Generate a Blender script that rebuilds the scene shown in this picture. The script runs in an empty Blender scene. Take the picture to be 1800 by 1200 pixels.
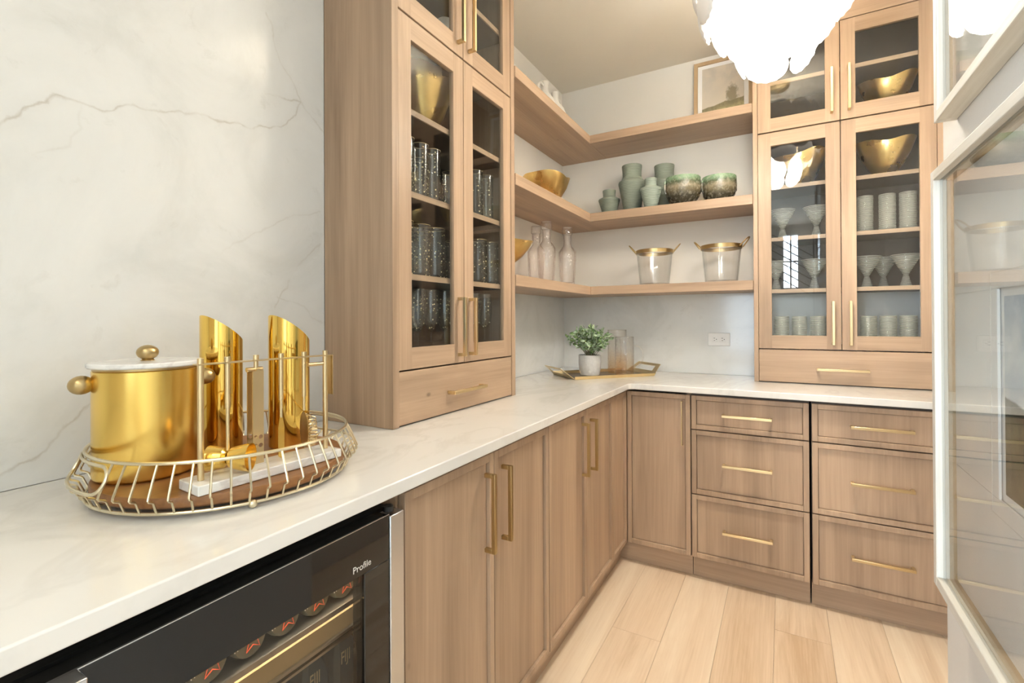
import bpy, math, random
from mathutils import Vector, Matrix
random.seed(7)
PI = math.pi
scn = bpy.context.scene
C = scn.collection

# ------------------------------------------------------------------ camera
CAM = Vector((1.3203, 0.0, 1.2435))
yaw, roll, pitch = .5151, -.0047, .0046
F = Vector((-math.sin(yaw), math.cos(yaw), 0)); R = Vector((math.cos(yaw), math.sin(yaw), 0)); U = Vector((0, 0, 1))
F, U = F*math.cos(pitch)+U*math.sin(pitch), U*math.cos(pitch)-F*math.sin(pitch)
R, U = R*math.cos(roll)+U*math.sin(roll), U*math.cos(roll)-R*math.sin(roll)
cd = bpy.data.cameras.new('camera'); cam = bpy.data.objects.new('camera', cd); C.objects.link(cam)
m = Matrix((R, U, -F)).transposed().to_4x4(); m.translation = CAM; cam.matrix_world = m
cd.sensor_width = 36; cd.lens = 36*843.596/1800; cd.shift_y = -42.7/1800; cd.clip_start = .02
scn.camera = cam
# ------------------------------------------------------------------ world, light, exposure
w = bpy.data.worlds.new('world'); scn.world = w; w.use_nodes = True
w.node_tree.nodes['Background'].inputs[0].default_value = (.75, .87, 1, 1)
w.node_tree.nodes['Background'].inputs[1].default_value = 1.2
vs = scn.view_settings
vs.view_transform = 'Standard'; vs.look = 'None'; vs.gamma = 1; vs.use_curve_mapping = False
vs.exposure = 0.27
scn.cycles.transparent_max_bounces = 32
scn.cycles.max_bounces = 10

def area(name, loc, look, sx, sy, power, col, shape='RECTANGLE'):
    l = bpy.data.lights.new(name, 'AREA'); l.shape = shape; l.size = sx; l.size_y = sy; l.energy = power; l.color = col
    o = bpy.data.objects.new(name, l); C.objects.link(o); o.location = loc
    o.rotation_euler = (Vector(look)-Vector(loc)).to_track_quat('-Z', 'Y').to_euler()
    return o
DAY = (.74, .87, 1.0)
area('daylight_window', (3.0, -3.85, 1.5), (3.0, 0, 1.5), 1.7, 1.9, 14, DAY)
area('daylight_window', (.15, -3.85, 1.5), (.15, 0, 1.5), 1.9, 1.9, 105, DAY)
area('daylight_window', (1.42, -3.85, 2.2), (1.42, 0, 2.2), .3, .9, 48, DAY)
area('daylight_window', (-.35, -2.5, 1.5), (2.0, .6, 1.2), 1.6, 1.8, 250, DAY)  # fill light through the added side window, aimed at the right wall
WARM = (1.0, .91, .79)
for lx, ly, pw in ((1.0, -1.0, 6), (2.4, -1.4, 10), (.92, 1.0, 1.2)):
    if pw: area('fill_lamp_light', (lx, ly, 2.785), (lx, ly, 0), .13, .13, pw, WARM, 'DISK')  # fill from ceiling lamps added out of view

# ------------------------------------------------------------------ mesh helpers
class MB:
    def __init__(s): s.v = []; s.f = []
    def add(s, v, f):
        n = len(s.v); s.v += [tuple(p) for p in v]; s.f += [tuple(i+n for i in q) for q in f]; return s
    def box(s, x0, x1, y0, y1, z0, z1):
        if x0 > x1: x0, x1 = x1, x0
        if y0 > y1: y0, y1 = y1, y0
        if z0 > z1: z0, z1 = z1, z0
        return s.add([(x0,y0,z0),(x1,y0,z0),(x1,y1,z0),(x0,y1,z0),(x0,y0,z1),(x1,y0,z1),(x1,y1,z1),(x0,y1,z1)],
            [(3,2,1,0),(4,5,6,7),(0,1,5,4),(1,2,6,5),(2,3,7,6),(3,0,4,7)])
    def lathe(s, prof, c=(0,0,0), seg=32, mod=None):
        """prof: list of (r, z); r = 0 closes the end"""
        rings = []; v = []; f = []
        for k, (r, z) in enumerate(prof):
            if r <= 1e-6:
                rings.append([len(v)]); v.append((c[0], c[1], c[2]+z))
            else:
                ring = []
                for i in range(seg):
                    a = 2*PI*i/seg; rr, zz = r, z
                    if mod: rr, zz = mod(r, z, a, k)
                    ring.append(len(v)); v.append((c[0]+rr*math.cos(a), c[1]+rr*math.sin(a), c[2]+zz))
                rings.append(ring)
        for A, B in zip(rings, rings[1:]):
            for i in range(seg):
                j = (i+1) % seg
                if len(A) == 1 and len(B) > 1: f.append((A[0], B[j], B[i]))
                elif len(B) == 1 and len(A) > 1: f.append((A[i], A[j], B[0]))
                elif len(A) > 1: f.append((A[i], A[j], B[j], B[i]))
        return s.add(v, f)
    def tube(s, pts, r, seg=8, closed=False, cap=True):
        pts = [Vector(p) for p in pts]; n = len(pts); v = []; f = []
        rr = r if isinstance(r, (list, tuple)) else [r]*n
        up = None
        for i, p in enumerate(pts):
            if closed: t = pts[(i+1) % n]-pts[i-1]
            else: t = pts[min(i+1, n-1)]-pts[max(i-1, 0)]
            t.normalize()
            if up is None: up = t.orthogonal().normalized()
            else:
                up = up-t*up.dot(t)
                up = up.normalized() if up.length > 1e-6 else t.orthogonal().normalized()
            b = t.cross(up)
            for k in range(seg):
                a = 2*PI*k/seg; v.append(p+(up*math.cos(a)+b*math.sin(a))*rr[i])
        for i in range(n if closed else n-1):
            j = (i+1) % n
            for k in range(seg):
                l = (k+1) % seg; f.append((i*seg+k, i*seg+l, j*seg+l, j*seg+k))
        if cap and not closed:
            f.append(tuple(range(seg))[::-1]); f.append(tuple((n-1)*seg+k for k in range(seg)))
        return s.add(v, f)
    def cyl(s, p, q, r, seg=16): return s.tube([p, q], r, seg)
    def ball(s, c, r, seg=16, sz=1.0):
        n = seg//2
        return s.lathe([(r*math.sin(PI*i/n) if 0 < i < n else 0, -r*sz*math.cos(PI*i/n)) for i in range(n+1)], c, seg)
    def prism(s, poly, z0, z1, ax='Z'):
        """extrude a polygon; ax Z: (x,y), X: (y,z) extruded along X, Y: (x,z) along Y"""
        n = len(poly)
        g = {'Z': lambda p, h: (p[0], p[1], h), 'X': lambda p, h: (h, p[0], p[1]), 'Y': lambda p, h: (p[0], h, p[1])}[ax]
        v = [g(p, z0) for p in poly]+[g(p, z1) for p in poly]
        f = [tuple(range(n))[::-1], tuple(range(n, 2*n))]+[(i, (i+1) % n, n+(i+1) % n, n+i) for i in range(n)]
        return s.add(v, f)
    def xform(s, M): s.v = [tuple(M @ Vector(p)) for p in s.v]; return s

WL = {}
def obj(name, mb, mat, parent=None, bevel=0, smooth=True, ang=35, local=False, seg=2, recalc=True):
    me = bpy.data.meshes.new(name)
    off = Vector((0,0,0)) if (local or parent is None) else WL[parent.name]
    me.from_pydata([Vector(p)-off for p in mb.v], [], mb.f)
    if recalc:
        import bmesh
        b = bmesh.new(); b.from_mesh(me); bmesh.ops.recalc_face_normals(b, faces=b.faces); b.to_mesh(me); b.free()
    me.update()
    if smooth:
        for p in me.polygons: p.use_smooth = True
        me.set_sharp_from_angle(angle=math.radians(ang))
    me.materials.append(mat)
    o = bpy.data.objects.new(name, me); C.objects.link(o)
    if parent is not None: o.parent = parent
    WL[o.name] = off.copy() if parent is not None else Vector((0,0,0))
    if bevel:
        b = o.modifiers.new('bevel', 'BEVEL'); b.width = bevel; b.segments = seg; b.limit_method = 'ANGLE'; b.angle_limit = math.radians(40)
    return o
def tag(o, label, cat, group=None):
    o['label'] = label; o['category'] = cat
    if group: o['group'] = group
    return o
def thing(name, label, cat, loc, group=None, rz=0):
    o = bpy.data.objects.new(name, None); C.objects.link(o); o.location = loc; o.rotation_euler = (0, 0, rz)
    o.empty_display_size = .05
    WL[o.name] = Vector(loc); return tag(o, label, cat, group)
def struct(name, mb, mat, **k):
    o = obj(name, mb, mat, **k); o['kind'] = 'structure'; return o
def dup(root, loc, label=None, rz=None, group=None, scale=None):
    def cp(o, par):
        c = o.copy(); C.objects.link(c)
        if par: c.parent = par
        for ch in kids.get(o.name, []): cp(ch, c)
        return c
    kids = {}
    def walk(o):
        kids[o.name] = list(o.children)
        for ch in o.children: walk(ch)
    walk(root)
    c = cp(root, None); c.location = loc
    if rz is not None: c.rotation_euler = (0, 0, rz)
    if scale: c.scale = (scale,)*3
    if label: c['label'] = label
    if group: c['group'] = group
    return c

# ------------------------------------------------------------------ materials
def newmat(name):
    m = bpy.data.materials.new(name); m.use_nodes = True; nt = m.node_tree; nt.nodes.clear()
    out = nt.nodes.new('ShaderNodeOutputMaterial'); return m, nt, out
def N(nt, t, **k):
    n = nt.nodes.new(t)
    for a, b in k.items(): setattr(n, a, b)
    return n
def L(nt, a, b): nt.links.new(a, b)
def math_(nt, op, a, b=None, clamp=False):
    n = N(nt, 'ShaderNodeMath', operation=op, use_clamp=clamp)
    for i, x in enumerate((a, b)):
        if x is None: continue
        if hasattr(x, 'links'): L(nt, x, n.inputs[i])
        else: n.inputs[i].default_value = x
    return n.outputs[0]
def mixc(nt, fac, a, b, bt='MIX'):
    n = N(nt, 'ShaderNodeMix', data_type='RGBA', blend_type=bt)
    for i, x in ((0, fac), (6, a), (7, b)):
        if hasattr(x, 'links'): L(nt, x, n.inputs[i])
        else: n.inputs[i].default_value = x if i == 0 else (tuple(x)+(1,))[:4]
    return n.outputs[2]
def ramp(nt, fac, stops):
    n = N(nt, 'ShaderNodeValToRGB'); e = n.color_ramp.elements
    while len(e) < len(stops): e.new(.5)
    for i, (p, c) in enumerate(stops):
        e[i].position = p; e[i].color = (tuple(c)+(1,))[:4] if hasattr(c, '__len__') else (c, c, c, 1)
    L(nt, fac, n.inputs[0]); return n.outputs[0]
def coords(nt, scale=(1,1,1), rand=False, kind='Object'):
    tc = N(nt, 'ShaderNodeTexCoord'); src = tc.outputs[kind]
    if rand:
        oi = N(nt, 'ShaderNodeObjectInfo'); sc = N(nt, 'ShaderNodeVectorMath', operation='SCALE')
        sc.inputs[0].default_value = (17.3, 11.1, 23.7); L(nt, oi.outputs['Random'], sc.inputs['Scale'])
        ad = N(nt, 'ShaderNodeVectorMath', operation='ADD'); L(nt, src, ad.inputs[0]); L(nt, sc.outputs[0], ad.inputs[1]); src = ad.outputs[0]
    mp = N(nt, 'ShaderNodeMapping'); mp.inputs['Scale'].default_value = scale; L(nt, src, mp.inputs[0]); return mp.outputs[0]
def noise(nt, vec, scale, detail=4, rough=.55, dist=0):
    n = N(nt, 'ShaderNodeTexNoise'); n.inputs['Scale'].default_value = scale; n.inputs['Detail'].default_value = detail
    n.inputs['Roughness'].default_value = rough; n.inputs['Distortion'].default_value = dist
    if vec is not None: L(nt, vec, n.inputs['Vector'])
    return n.outputs['Fac']
def bump(nt, h, strength, dist=.01):
    b = N(nt, 'ShaderNodeBump'); b.inputs['Strength'].default_value = strength; b.inputs['Distance'].default_value = dist
    L(nt, h, b.inputs['Height']); return b.outputs[0]
def bsdf(nt, out, color, rough=.5, metal=0, spec=.5, normal=None, **k):
    p = N(nt, 'ShaderNodeBsdfPrincipled')
    for key, x in (('Base Color', color), ('Roughness', rough)):
        if hasattr(x, 'links'): L(nt, x, p.inputs[key])
        else: p.inputs[key].default_value = (tuple(x)+(1,))[:4] if hasattr(x, '__len__') else x
    p.inputs['Metallic'].default_value = metal; p.inputs['Specular IOR Level'].default_value = spec
    if normal: L(nt, normal, p.inputs['Normal'])
    for a, b in k.items(): p.inputs[a.replace('_', ' ')].default_value = b
    if out: L(nt, p.outputs[0], out.inputs[0])
    return p
def plain(name, color, rough=.5, metal=0, spec=.5, var=.06, vs=8, bmp=0, bs=60):
    m, nt, out = newmat(name); c = coords(nt)
    n = noise(nt, c, vs, 5)
    col = mixc(nt, n, [x*(1-var) for x in color], [min(1, x*(1+var)) for x in color])
    nm = bump(nt, noise(nt, c, bs, 3), bmp) if bmp else None
    bsdf(nt, out, col, rough, metal, spec, nm); return m
def wood(name, axis, light, dark, rough=.42, fib=.5, bandscale=1.0):
    m, nt, out = newmat(name)
    s = [9.0, 9.0, 9.0]; s['XYZ'.index(axis)] = .55
    f = [140., 140., 140.]; f['XYZ'.index(axis)] = 3.0
    a = noise(nt, coords(nt, [x*bandscale for x in s], True), 1, 5, .6, .8)
    b = noise(nt, coords(nt, f, True), 1, 3, .6)
    g = noise(nt, coords(nt, [x*.22 for x in s], True), 1, 2, .5)
    t = math_(nt, 'ADD', math_(nt, 'MULTIPLY', a, .55), math_(nt, 'ADD', math_(nt, 'MULTIPLY', b, .2*fib*2), math_(nt, 'MULTIPLY', g, .3)))
    col = ramp(nt, t, [(.36, dark), (.68, light)])
    kn = N(nt, 'ShaderNodeTexVoronoi'); kn.inputs['Scale'].default_value = 3.3
    L(nt, coords(nt, [1 if x > 1 else .6 for x in s], True), kn.inputs['Vector'])
    k = ramp(nt, kn.outputs['Distance'], [(.012, 1.), (.03, 0.)])
    col = mixc(nt, math_(nt, 'MULTIPLY', k, .6), col, [x*.35 for x in dark])
    bsdf(nt, out, col, rough, 0, .4, bump(nt, b, .08, .002)); return m
WL_, WD_ = (.540, .385, .262), (.295, .200, .132)
M = {}
for a in 'XYZ': M['wood'+a] = wood('stained_maple_'+a.lower(), a, WL_, WD_)
M['wood_in'] = wood('shade_darkened_interior', 'Z', (.085, .060, .043), (.055, .038, .027), .5)  # cabinet wood made darker; the shade inside is put into its colour
M['wood_board'] = wood('walnut_tray_base', 'Y', (.31, .14, .045), (.12, .048, .017), .38, .8, 2.2)
M['oak'] = wood('whitewashed_oak', 'Z', (.76, .73, .66), (.58, .50, .41), .6, .9, 2.5)
M['oakY'] = wood('whitewashed_oak_rail', 'Y', (.74, .70, .62), (.55, .50, .41), .6, .9, 2.5)
M['oak_liner'] = wood('oak_frame_liner', 'Y', (.52, .40, .25), (.40, .29, .17), .6, .8, 2)
M['paint'] = plain('warm_white_wall_paint', (.80, .77, .71), .75, var=.015, bmp=.05, bs=220)
M['ceil'] = plain('ceiling_paint', (.83, .78, .68), .85, var=.015)
M['wallR'] = plain('greige_wall_paint', (.74, .71, .66), .75, var=.015, bmp=.05, bs=220)
def gold(name, col, rough, aniso=0, var=.03):
    m, nt, out = newmat(name)
    c = coords(nt, (1, 1, 1)); n = noise(nt, c, 9, 3)
    cc = mixc(nt, n, [x*(1-var) for x in col], [min(1, x*(1+var)) for x in col])
    p = bsdf(nt, out, cc, rough, 1.0)
    p.inputs['Anisotropic'].default_value = aniso
    return m
M['gold'] = gold('satin_gold', (.85, .59, .16), .24, .4)
M['gold_pol'] = gold('polished_gold', (.86, .58, .14), .06)
M['brass'] = gold('champagne_brass', (.72, .57, .33), .30)
M['brass_dk'] = gold('antique_brass', (.50, .37, .18), .32)
M['wire'] = gold('champagne_wire', (.74, .66, .48), .28)
M['goldleaf'] = None
def goldleaf():
    m, nt, out = newmat('hammered_gold_leaf'); c = coords(nt)
    n = noise(nt, c, 12, 4, .5); n2 = noise(nt, c, 90, 2)
    bsdf(nt, out, ramp(nt, n, [(.3, (.60, .41, .15)), (.7, (.76, .55, .22))]), ramp(nt, n, [(.3, .42), (.7, .22)]), 1, .5, bump(nt, n2, .10, .004)); return m
M['goldleaf'] = goldleaf()
M['steel'] = gold('brushed_stainless', (.66, .67, .69), .30, .5)
M['chrome'] = gold('chrome', (.8, .8, .82), .08)
M['black'] = plain('black_plastic', (.012, .012, .012), .45)
M['dark'] = plain('dark_gap', (.01, .009, .008), .8)
M['white_plastic'] = plain('white_plastic', (.85, .84, .82), .35, var=.01)
M['ceramic'] = plain('matte_white_ceramic', (.82, .79, .73), .55, var=.03, bmp=.08)
M['mat'] = plain('white_picture_mat', (.90, .895, .88), .8, var=.01)

def segd(nt, p, a, b):
    """distance from point p to the segment ab (a, b in 3d)"""
    a = Vector(a); b = Vector(b); ba = b-a
    s = N(nt, 'ShaderNodeVectorMath', operation='SUBTRACT'); L(nt, p, s.inputs[0]); s.inputs[1].default_value = a
    d = N(nt, 'ShaderNodeVectorMath', operation='DOT_PRODUCT'); L(nt, s.outputs[0], d.inputs[0]); d.inputs[1].default_value = ba/ba.dot(ba)
    h = math_(nt, 'ADD', d.outputs['Value'], 0.0, True)
    q = N(nt, 'ShaderNodeVectorMath', operation='SCALE'); q.inputs[0].default_value = ba; L(nt, h, q.inputs['Scale'])
    e = N(nt, 'ShaderNodeVectorMath', operation='DISTANCE'); L(nt, s.outputs[0], e.inputs[0]); L(nt, q.outputs[0], e.inputs[1])
    return e.outputs['Value']
VEINS = {
 'A': (1.0, [(.25,1.58),(.32,1.625),(.356,1.675),(.401,1.708),(.451,1.715),(.488,1.716),(.537,1.744),(.618,1.763),(.699,1.786),(.79,1.791),(.852,1.799),(.921,1.826),(.964,1.882),(.988,1.93)]),
 'B': (.6, [(.872,2.15),(.893,2.072),(.921,2.022),(.964,1.962),(.994,1.926),(1.067,1.864)]),
 'C': (.9, [(.866,1.901),(.95,1.926),(.988,1.93)]),
 'D': (.9, [(.25,.90),(.32,.946),(.344,.964),(.382,.985),(.415,1.022),(.451,1.062),(.52,1.09)]),
 'E': (.5, [(1.066,1.603),(.963,1.563),(.839,1.503),(.742,1.43)]),
 'F': (.6, [(1.057,1.496),(.992,1.434),(.919,1.323),(.891,1.283)]),
 'G': (.5, [(.904,1.315),(.978,1.292),(1.065,1.23)]),
 'H': (.35, [(.447,1.71),(.443,1.662),(.415,1.616),(.377,1.586)])}
def marble_wall():
    m, nt, out = newmat('veined_marble_slab'); c = coords(nt)
    wn = N(nt, 'ShaderNodeTexNoise'); wn.inputs['Scale'].default_value = 16; wn.inputs['Detail'].default_value = 6; L(nt, c, wn.inputs['Vector'])
    s = N(nt, 'ShaderNodeVectorMath', operation='SUBTRACT'); L(nt, wn.outputs['Color'], s.inputs[0]); s.inputs[1].default_value = (.5, .5, .5)
    sc = N(nt, 'ShaderNodeVectorMath', operation='SCALE'); L(nt, s.outputs[0], sc.inputs[0]); sc.inputs['Scale'].default_value = .045
    ad = N(nt, 'ShaderNodeVectorMath', operation='ADD'); L(nt, c, ad.inputs[0]); L(nt, sc.outputs[0], ad.inputs[1])
    fl = N(nt, 'ShaderNodeVectorMath', operation='MULTIPLY'); L(nt, ad.outputs[0], fl.inputs[0]); fl.inputs[1].default_value = (0, 1, 1); p = fl.outputs[0]
    tot = None
    for k, (wt, pts) in VEINS.items():
        d = None
        for a, b in zip(pts, pts[1:]):
            e = segd(nt, p, (0,)+a, (0,)+b); d = e if d is None else math_(nt, 'MINIMUM', d, e)
        core = ramp(nt, d, [(.0, 1.0), (.0040, 0.)]); halo = ramp(nt, d, [(.0, .16), (.024, 0.)])
        x = math_(nt, 'MULTIPLY', math_(nt, 'ADD', core, halo), wt)
        tot = x if tot is None else math_(nt, 'MAXIMUM', tot, x)
    brk = ramp(nt, noise(nt, c, 14, 4), [(.35, .12), (.62, 1.)])
    vein = math_(nt, 'MULTIPLY', math_(nt, 'MULTIPLY', tot, brk), .50, True)
    cl = noise(nt, c, 3.2, 7, .62, .6)
    base = ramp(nt, cl, [(.3, (.66, .67, .655)), (.5, (.75, .76, .75)), (.72, (.79, .80, .79))])
    bl = ramp(nt, noise(nt, c, 11, 7, .7, .4), [(.60, 0.), (.72, .35)])
    base = mixc(nt, bl, base, (.56, .56, .53))
    col = mixc(nt, vein, base, (.42, .38, .31))
    bsdf(nt, out, col, .13, 0, .5); return m
M['marble_wall'] = marble_wall()
def marble(name, base, vein, scale, amt, rough, stretch=(1, 1, 1)):
    m, nt, out = newmat(name); c = coords(nt, stretch)
    n = noise(nt, c, scale, 6, .6, 1.2)
    v = math_(nt, 'ABSOLUTE', math_(nt, 'SUBTRACT', n, .5))
    f = math_(nt, 'MULTIPLY', ramp(nt, v, [(0., 1.), (.05, 0.)]), math_(nt, 'MULTIPLY', noise(nt, c, scale*.7, 3), amt))
    cl = noise(nt, c, scale*.5, 5)
    col = mixc(nt, f, ramp(nt, cl, [(.3, [x*.95 for x in base]), (.7, base)]), vein)
    bsdf(nt, out, col, rough, 0, .5); return m
M['quartz'] = marble('polished_quartz_worktop', (.80, .785, .75), (.50, .48, .44), 2.0, .42, .10, (1.6, .8, 1))
M['marble_w'] = marble('white_marble', (.85, .84, .81), (.48, .42, .40), 7, .7, .2)

# --- thin glass: transparent with a Schlick reflection (no caustics needed)
def schlick(nt, f0, normal=None):
    g = N(nt, 'ShaderNodeNewGeometry'); d = N(nt, 'ShaderNodeVectorMath', operation='DOT_PRODUCT')
    L(nt, normal if normal else g.outputs['Normal'], d.inputs[0]); L(nt, g.outputs['Incoming'], d.inputs[1])
    c = math_(nt, 'SUBTRACT', 1.0, math_(nt, 'ABSOLUTE', d.outputs['Value']), True)
    return math_(nt, 'ADD', math_(nt, 'MULTIPLY', math_(nt, 'POWER', c, 5), 1-f0), f0), c
def glass(name, tint=(1, 1, 1), edge=(.8, .84, .84), f0=.04, rough=0.0, milk=0, milkc=(.8, .8, .78), rings=0, hammered=0, dots=False, amber=None):
    m, nt, out = newmat(name); c = coords(nt); nm = None
    if rings:
        wv = N(nt, 'ShaderNodeTexWave', bands_direction='Z'); wv.inputs['Scale'].default_value = rings; wv.inputs['Distortion'].default_value = .08
        L(nt, c, wv.inputs['Vector']); nm = bump(nt, wv.outputs['Fac'], .5, .004)
    if hammered:
        vo = N(nt, 'ShaderNodeTexVoronoi'); vo.inputs['Scale'].default_value = hammered; L(nt, c, vo.inputs['Vector']); nm = bump(nt, vo.outputs['Distance'], .45, .006)
    fr, fac = schlick(nt, f0, nm)
    e = math_(nt, 'POWER', fac, 2.5)
    tcol = mixc(nt, e, tint, edge)
    if amber:
        sp = N(nt, 'ShaderNodeSeparateXYZ'); L(nt, c, sp.inputs[0])
        mr = N(nt, 'ShaderNodeMapRange'); mr.inputs[1].default_value = amber[1]; mr.inputs[2].default_value = amber[0]; L(nt, sp.outputs['Z'], mr.inputs[0])
        tcol = mixc(nt, mr.outputs[0], tcol, amber[2])
    tr = N(nt, 'ShaderNodeBsdfTransparent'); L(nt, tcol, tr.inputs[0])
    gl = N(nt, 'ShaderNodeBsdfGlossy'); gl.inputs['Roughness'].default_value = rough
    if nm: L(nt, nm, gl.inputs['Normal'])
    mx = N(nt, 'ShaderNodeMixShader'); L(nt, fr, mx.inputs[0]); L(nt, tr.outputs[0], mx.inputs[1]); L(nt, gl.outputs[0], mx.inputs[2]); s = mx.outputs[0]
    if milk:
        df = N(nt, 'ShaderNodeBsdfDiffuse'); df.inputs[0].default_value = tuple(milkc)+(1,); ts = N(nt, 'ShaderNodeBsdfTranslucent'); ts.inputs[0].default_value = tuple(milkc)+(1,)
        a = N(nt, 'ShaderNodeMixShader'); a.inputs[0].default_value = .5; L(nt, df.outputs[0], a.inputs[1]); L(nt, ts.outputs[0], a.inputs[2])
        b = N(nt, 'ShaderNodeMixShader'); b.inputs[0].default_value = milk; L(nt, s, b.inputs[1]); L(nt, a.outputs[0], b.inputs[2]); s = b.outputs[0]
        if rings:
            L(nt, ramp(nt, wv.outputs['Fac'], [(.2, milk*.45), (.8, min(1, milk*1.7))]), b.inputs[0])
    if dots:
        vo = N(nt, 'ShaderNodeTexVoronoi'); vo.inputs['Scale'].default_value = 58; vo.inputs['Randomness'].default_value = .6; L(nt, c, vo.inputs['Vector'])
        k = ramp(nt, vo.outputs['Distance'], [(.13, 1.), (.16, 0.)])
        gp = N(nt, 'ShaderNodeBsdfPrincipled'); gp.inputs['Base Color'].default_value = (.92, .78, .48, 1); gp.inputs['Metallic'].default_value = .4; gp.inputs['Roughness'].default_value = .3
        b = N(nt, 'ShaderNodeMixShader'); L(nt, k, b.inputs[0]); L(nt, s, b.inputs[1]); L(nt, gp.outputs[0], b.inputs[2]); s = b.outputs[0]
    L(nt, s, out.inputs[0]); return m
M['pane'] = glass('cabinet_pane_glass', (.97, .98, .98), (.9, .95, .93), .036)
M['art_glass'] = glass('picture_glass', (.99, .995, .99), (.97, .985, .975), .085)
M['cooler_glass'] = glass('tinted_cooler_glass', (.80, .77, .72), (.5, .5, .47), .04)
M['crystal'] = glass('clear_drinking_glass', (.985, .99, .99), (.80, .84, .84), .05, .02)
M['dotglass'] = glass('gold_dotted_glass', (.985, .99, .985), (.80, .84, .84), .05, .02, milk=.012, dots=True)
M['ribglass'] = glass('ribbed_pressed_glass', (.96, .965, .95), (.78, .80, .76), .06, .08, milk=.20, milkc=(.98, .96, .88), rings=48)
M['hamglass'] = glass('hammered_rose_glass', (.992, .982, .978), (.74, .64, .60), .06, .04, milk=.03, hammered=85)
M['amberglass'] = glass('amber_hammered_glass', (.99, .985, .98), (.84, .80, .77), .05, .05, milk=.02, hammered=75, amber=(.0, .15, (.965, .89, .79)))
M['bucketglass'] = glass('fluted_clear_glass', (.992, .994, .994), (.88, .90, .90), .045, .03, milk=.03)
M['water'] = glass('pale_blue_bottle', (.78, .86, .94), (.4, .5, .6), .05, .05, milk=.40, milkc=(.45, .58, .72))

def emis(name, col, st):
    m, nt, out = newmat(name); e = N(nt, 'ShaderNodeEmission'); e.inputs[0].default_value = tuple(col)+(1,); e.inputs[1].default_value = st; L(nt, e.outputs[0], out.inputs[0]); return m
M['bulb'] = emis('lit_bulb', (1, .88, .70), 60)
M['led'] = emis('cooler_led', (1, .88, .68), 36)
M['fill_lens'] = emis('fill_lamp_lens', (1, .90, .75), 6)
def petalmat(st, tr=.4):
    m, nt, out = newmat('lit_frosted_glass_petal')
    p = bsdf(nt, None, (.86, .84, .80), .35, 0, .5)
    ts = N(nt, 'ShaderNodeBsdfTranslucent'); ts.inputs[0].default_value = (.9, .87, .8, 1)
    e = N(nt, 'ShaderNodeEmission'); e.inputs[0].default_value = (1, .965, .90, 1); e.inputs[1].default_value = st
    a = N(nt, 'ShaderNodeMixShader'); a.inputs[0].default_value = tr; L(nt, p.outputs[0], a.inputs[1]); L(nt, ts.outputs[0], a.inputs[2])
    b = N(nt, 'ShaderNodeAddShader'); L(nt, a.outputs[0], b.inputs[0]); L(nt, e.outputs[0], b.inputs[1]); L(nt, b.outputs[0], out.inputs[0]); return m
M['petals'] = [petalmat(x, y) for x, y in ((20, .4), (.9, .06), (.12, .02), (.08, .02), (.08, .02))]

# ------------------------------------------------------------------ dimensions
ZC, ZT = .914, .8846          # worktop top and underside
FL, CE = -.02, 2.8088         # floor and ceiling levels
YB = 3.0648                   # marble face of the back wall (painted face .012 behind)
XL, YF = .3006, 2.8061        # fronts of the two wall cabinets
XB, YQ = .61, 2.4548          # fronts of the base cabinets
XR = 1.955                    # far right wall
S = .012

# ------------------------------------------------------------------ the room
# floor: sub-floor and planks
fl = struct('floor', MB().box(-.2, 4.2, -3.7, 3.3, FL-.06, FL-.016), plain('sub_floor', (.50, .40, .29), .6))
def floorwood():
    m, nt, out = newmat('pale_oak_plank')
    a = noise(nt, coords(nt, (7, .55, 7), True), 1, 6, .6, 1.6)
    b = noise(nt, coords(nt, (160, 4, 160), True), 1, 3)
    oi = N(nt, 'ShaderNodeObjectInfo')
    t = math_(nt, 'ADD', math_(nt, 'MULTIPLY', a, .7), math_(nt, 'ADD', math_(nt, 'MULTIPLY', b, .18), math_(nt, 'MULTIPLY', oi.outputs['Random'], .24)))
    col = ramp(nt, t, [(.36, (.50, .35, .22)), (.53, (.66, .51, .36)), (.72, (.76, .63, .47))])
    bsdf(nt, out, col, .36, 0, .4, bump(nt, b, .06, .002)); return m
FW = floorwood()
W = .1935; x0 = .893-3*W
for i in range(10):
    xa = x0+i*W
    joint = {2: 1.922, 5: 2.224}.get(i, .55+((i*.73) % 1.0)*.55)
    ys = [-1.2, joint-1.05 if joint > 1.2 else None, joint, 2.60]
    ys = [y for y in ys if y is not None]
    for a, b in zip(ys, ys[1:]):
        obj('plank', MB().box(xa+.0005, xa+W-.0005, a+.0005, b-.0005, FL-.0155, FL), FW, fl)
for i in range(10, 19):
    xa = x0+i*W
    for a, b in ((-1.9-(i*.37 % 1), -.42),):
        obj('plank', MB().box(xa+.0005, xa+W-.0005, a, b, FL-.0155, FL), FW, fl)
struct('ceiling', MB().box(-.2, 4.2, -3.7, 3.3, CE, CE+.1), M['ceil'])
struct('wall_left', MB().box(-.2, -S, -3.7, -3.3, FL-.06, CE).box(-.2, -S, -1.7, 3.3, FL-.06, CE).box(-.2, -S, -3.3, -1.7, FL-.06, .6).box(-.2, -S, -3.3, -1.7, 2.4, CE), M['paint'])
struct('wall_light_blocker', MB().box(-S+.0005, .66, -.75, -.605, FL-.016, CE), M['paint'])  # unseen wall end added to block window light from the cabinet side panel
struct('wall_back', MB().box(-.2, 4.2, YB+S, YB+.22, FL-.06, CE), M['paint'])
struct('wall_right', MB().box(1.611, 2.12, -.42, 1.325, FL-.016, CE), M['wallR'], bevel=.018, seg=4)
struct('wall_right_far', MB().box(XR, XR+.16, 1.325, YB+S, FL-.016, CE), M['wallR'])
struct('wall_side', MB().box(4.2, 4.35, -3.7, 3.3, FL-.06, CE), M['paint'])
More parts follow.
